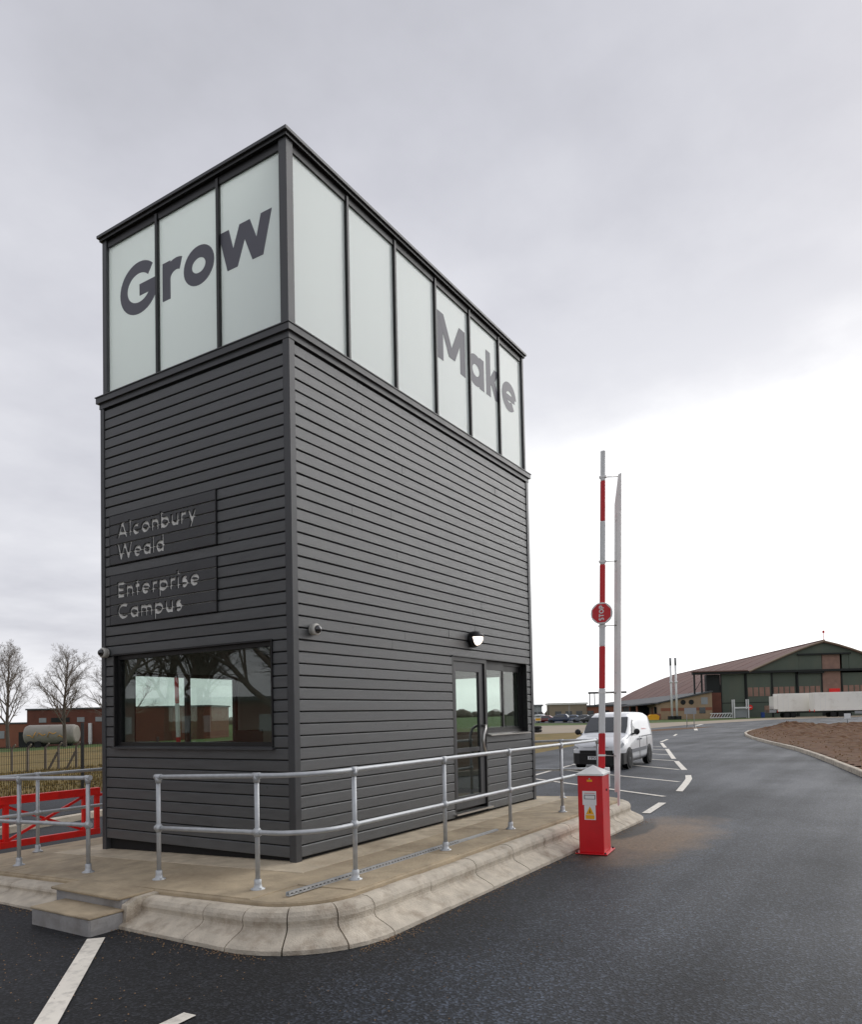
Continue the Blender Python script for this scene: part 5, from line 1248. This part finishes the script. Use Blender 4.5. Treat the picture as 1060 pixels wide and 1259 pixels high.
for i, (x, y, rz) in enumerate(((-19, 17.5, 1.1), (-17, 23.5, 3.3), (-12.5, 12.2, 5.6), (-24, 21, .7))):
    tree(('bare tree mirrored beside the right jamb of the wide window', 'bare tree mirrored behind the others in the wide window', 'near bare tree mirrored at the far right of the wide window', 'slim bare tree mirrored before the long brick store')[i], (x, y, ROAD-.05), 0, 0, src=tB if i % 2 else tA, rz=rz)
bs = thing('brick_store', 'long low brick store mirrored in the wide gatehouse window', 'building', (-33, 40, ROAD-.3), R_(50))
MB().box(-26, 26, -4, 4, 0, 3.4).build('wall', 'brick', bs); MB().box(-26.3, 26.3, -4.3, 4.3, 3.401, 3.7).build('roof', 'annexroof', bs)
for k in range(9): MB().box(-23+k*5.4, -21+k*5.4, -4.06, -4.001, 1.2, 2.4).build('window', 'grey', bs)
# brick depot, facing the camera
BR = YAW-math.pi/2
bd = thing('brick_depot', 'long dark red brick building with flat roof behind the bare trees', 'building', (48.6, 91.3, -1.5), BR)
MB().box(0, 24, 0, 9, 0, 4.85).build('wall', 'brick', bd); MB().box(-.15, 24.2, -.15, 9.2, 4.851, 5.05).build('roof', 'annexroof', bd)
MB().box(-9, -.01, 1.5, 9, 0, 3.1).build('low_wing', 'brick_r', bd); MB().box(-9.1, -.02, 1.4, 9, 3.101, 3.3).build('low_roof', 'annexroof', bd)
MB().box(-1.9, -.7, 1.43, 1.499, 0, 2.0).build('door', 'hdark', bd)
MB().box(-4.6, -3.8, 1.43, 1.499, 1.2, 2.2).build('window', 'grey', bd)
for x in (1.6, 6.6, 9.0, 12): MB().box(x, x+.95, -.06, -.001, 3.2, 3.8).build('window', 'grey', bd)
MB().box(3.2, 5.6, -.06, -.001, 3.2, 3.8).build('window', 'hdark', bd)
for x in (8.2,): MB().box(x, x+.35, -.35, -.01, 0, 3.0).build('white_pipe', 'white', bd)
tk = thing('tanker_trailer', 'white rounded tanker trailer with yellow scribbles before the brick building', 'tanker', (45.55, 86.0, -1.42), BR)
ring = lambda x, k: [(x, 1.15*math.cos(a)*k*(1 if abs(math.cos(a)) < .8 else .97), 1.62+1.2*math.sin(a)*k) for a in [2*math.pi*i/20 for i in range(20)]]
loft(MB(), [ring(0, .72), ring(.12, .9), ring(.4, 1), ring(5.9, 1), ring(6.2, .92), ring(6.3, .75)]).build('tank', 'tanker', tk)
for x in (.9, 1.9, 4.9):
    for s in (-1, 1): MB().lathe([(.42, -.12), (.42, .12)], (x, s*.85, .42), axis=(0, s, 0), n=14).build('wheel', 'tyre', tk)
MB().box(.4, 6, -.5, .5, .5, .7).build('chassis', 'hdark', tk)
rn = random.Random(2)
for k in range(4):
    x = .7+k*1.25; MB().tube([(x, -1.19, 1.1+.5*rn.random()), (x+.3*rn.random()+.1, -1.19, 1.5+.6*rn.random()), (x+.7, -1.19, 1.2+.5*rn.random()), (x+.8+.3*rn.random(), -1.18, 1.6+.5*rn.random())], .04, 4).build('yellow_scribble', 'yellow', tk)
# weld mesh fence along the footpath
fn = thing('mesh_fence', 'dark weldmesh fence along the verge with tall black post', 'fence', (-1.2, 12.3, ROAD), 0)
for k in range(4):
    x = k*2.27
    mb = MB()
    for i in range(45):
        xx = x+.04+i*.05; mb.box(xx-.0032, xx+.0032, -.0032, .0032, .02, 1.24)
    for j in range(7): mb.box(x+.02, x+2.25, .0033, .009, .05+j*.19-.003, .05+j*.19+.003)
    mb.build('mesh_panel', 'hdark', fn)
for k, h in ((0, 1.3), (1, 1.3), (2, 1.3), (3, 1.75), (4, 1.3)): MB().bbox(k*2.27-.03, k*2.27+.03, .012, .07, -.05, h, .005).build('post', 'black', fn)
# old cranked concrete posts
labs = ['leftmost cranked concrete fence post', 'second cranked concrete fence post from the left', 'third cranked concrete fence post from the left', 'fourth cranked concrete fence post from the left', 'cranked concrete fence post with a raking strut']
for i, (x, y) in enumerate(((10.8, 25.2), (10.6, 23.7), (11.5, 24.0), (11.8, 23.6), (12.2, 23.0))):
    t = thing('concrete_post', labs[i]+' on the grass bank', 'post', (x, y, ROAD-.05+hz(x, y)-.05), BR, 'old concrete posts on the bank')
    MB().prism([(-.035, 0), (.035, 0), (.03, .98), (.16, 1.16), (.135, 1.2), (-.03, 1.02)], (0, 0, 0), (1, 0, 0), (0, 0, 1), (0, 1, 0), -.035, .035).build('shaft', 'oldpost', t)
    if i >= 3: MB().bar((-.45, 0, .0), (-.03, 0, .8), .07).build('strut', 'oldpost', t)
# rough grass tufts on the verge beyond the left railings
rn = random.Random(8); mb = MB()
for _ in range(9000):
    x = rn.uniform(1.5, 14); y = rn.uniform(11.7, 24)
    if y < 11.6: continue
    z = ROAD+hz(x, y); h = rn.uniform(.05, .14); a = rn.uniform(0, 6.28); dx, dy = .02*math.cos(a), .02*math.sin(a); l = rn.uniform(-.05, .05)
    mb.add([(x-dx, y-dy, z), (x+dx, y+dy, z), (x+l, y+l*.5, z+h)], [(0, 1, 2)])
tag(mb.build('rough_grass', 'tan'), 'rough tan winter grass on the verge behind the fence', 'grass', kind='stuff')
# loose grit swept against the kerb and over the tarmac
rn = random.Random(31); mb = MB()
def pebble(x, y, r):
    z = ROAD+.001; a0 = rn.uniform(0, 6.28)
    ring_ = [(x+r*rn.uniform(.7, 1.2)*math.cos(a0+k*1.571), y+r*rn.uniform(.7, 1.2)*math.sin(a0+k*1.571), z) for k in range(4)]
    mb.add(ring_+[(x, y, z+r*rn.uniform(.5, .9))], [(0, 1, 4), (1, 2, 4), (2, 3, 4), (3, 0, 4)])
for _ in range(900):
    s_ = rn.uniform(-1.0, 6.5); off = abs(rn.gauss(0, .07)); pebble(s_, SY0-.385-off, rn.uniform(.003, .008))
for _ in range(350):
    a = rn.uniform(math.pi, 1.5*math.pi); off = abs(rn.gauss(0, .06)); R0 = r_+.385+off; pebble(SX0+r_+R0*math.cos(a), SY0+r_+R0*math.sin(a), rn.uniform(.003, .008))
for _ in range(450):
    pebble(SX0-.385-abs(rn.gauss(0, .08)), rn.uniform(-.85, 3.4), rn.uniform(.003, .008))
for _ in range(700): pebble(rn.uniform(-4.5, 6), rn.uniform(-5.5, 1.5) if rn.random() < .3 else rn.uniform(-3.2, -1.85), rn.uniform(.003, .007))
for _ in range(250): pebble(rn.uniform(-3.4, -1.9), rn.uniform(-1.5, 2.6), rn.uniform(.003, .008))
mb.v = [(x, y, z) if not (SX0-.36 < x < SX1+.36 and SY0-.36 < y < SY1) else (x, y, z-.5) for x, y, z in mb.v]
tag(mb.build('loose_grit', 'clod'), 'loose grit scattered on the tarmac along the kerb', 'grit', kind='stuff')
# distant tree line
rn = random.Random(21); mb = MB()
for k in range(260):
    a = R_(rn.uniform(-40, 100)); D = rn.uniform(600, 900); x, y = CAM.x+D*math.cos(a), CAM.y+D*math.sin(a); r = rn.uniform(4, 9)
    z = -1.5+hz(x, y)
    mb.lathe([(r, 0), (r*1.2, r*.25), (r*.8, r*.7), (r*.2, r*.95)], (x, y, z), n=7)
tag(mb.build('far_woodland', 'bark'), 'low dark woodland along the horizon', 'woodland', kind='stuff')
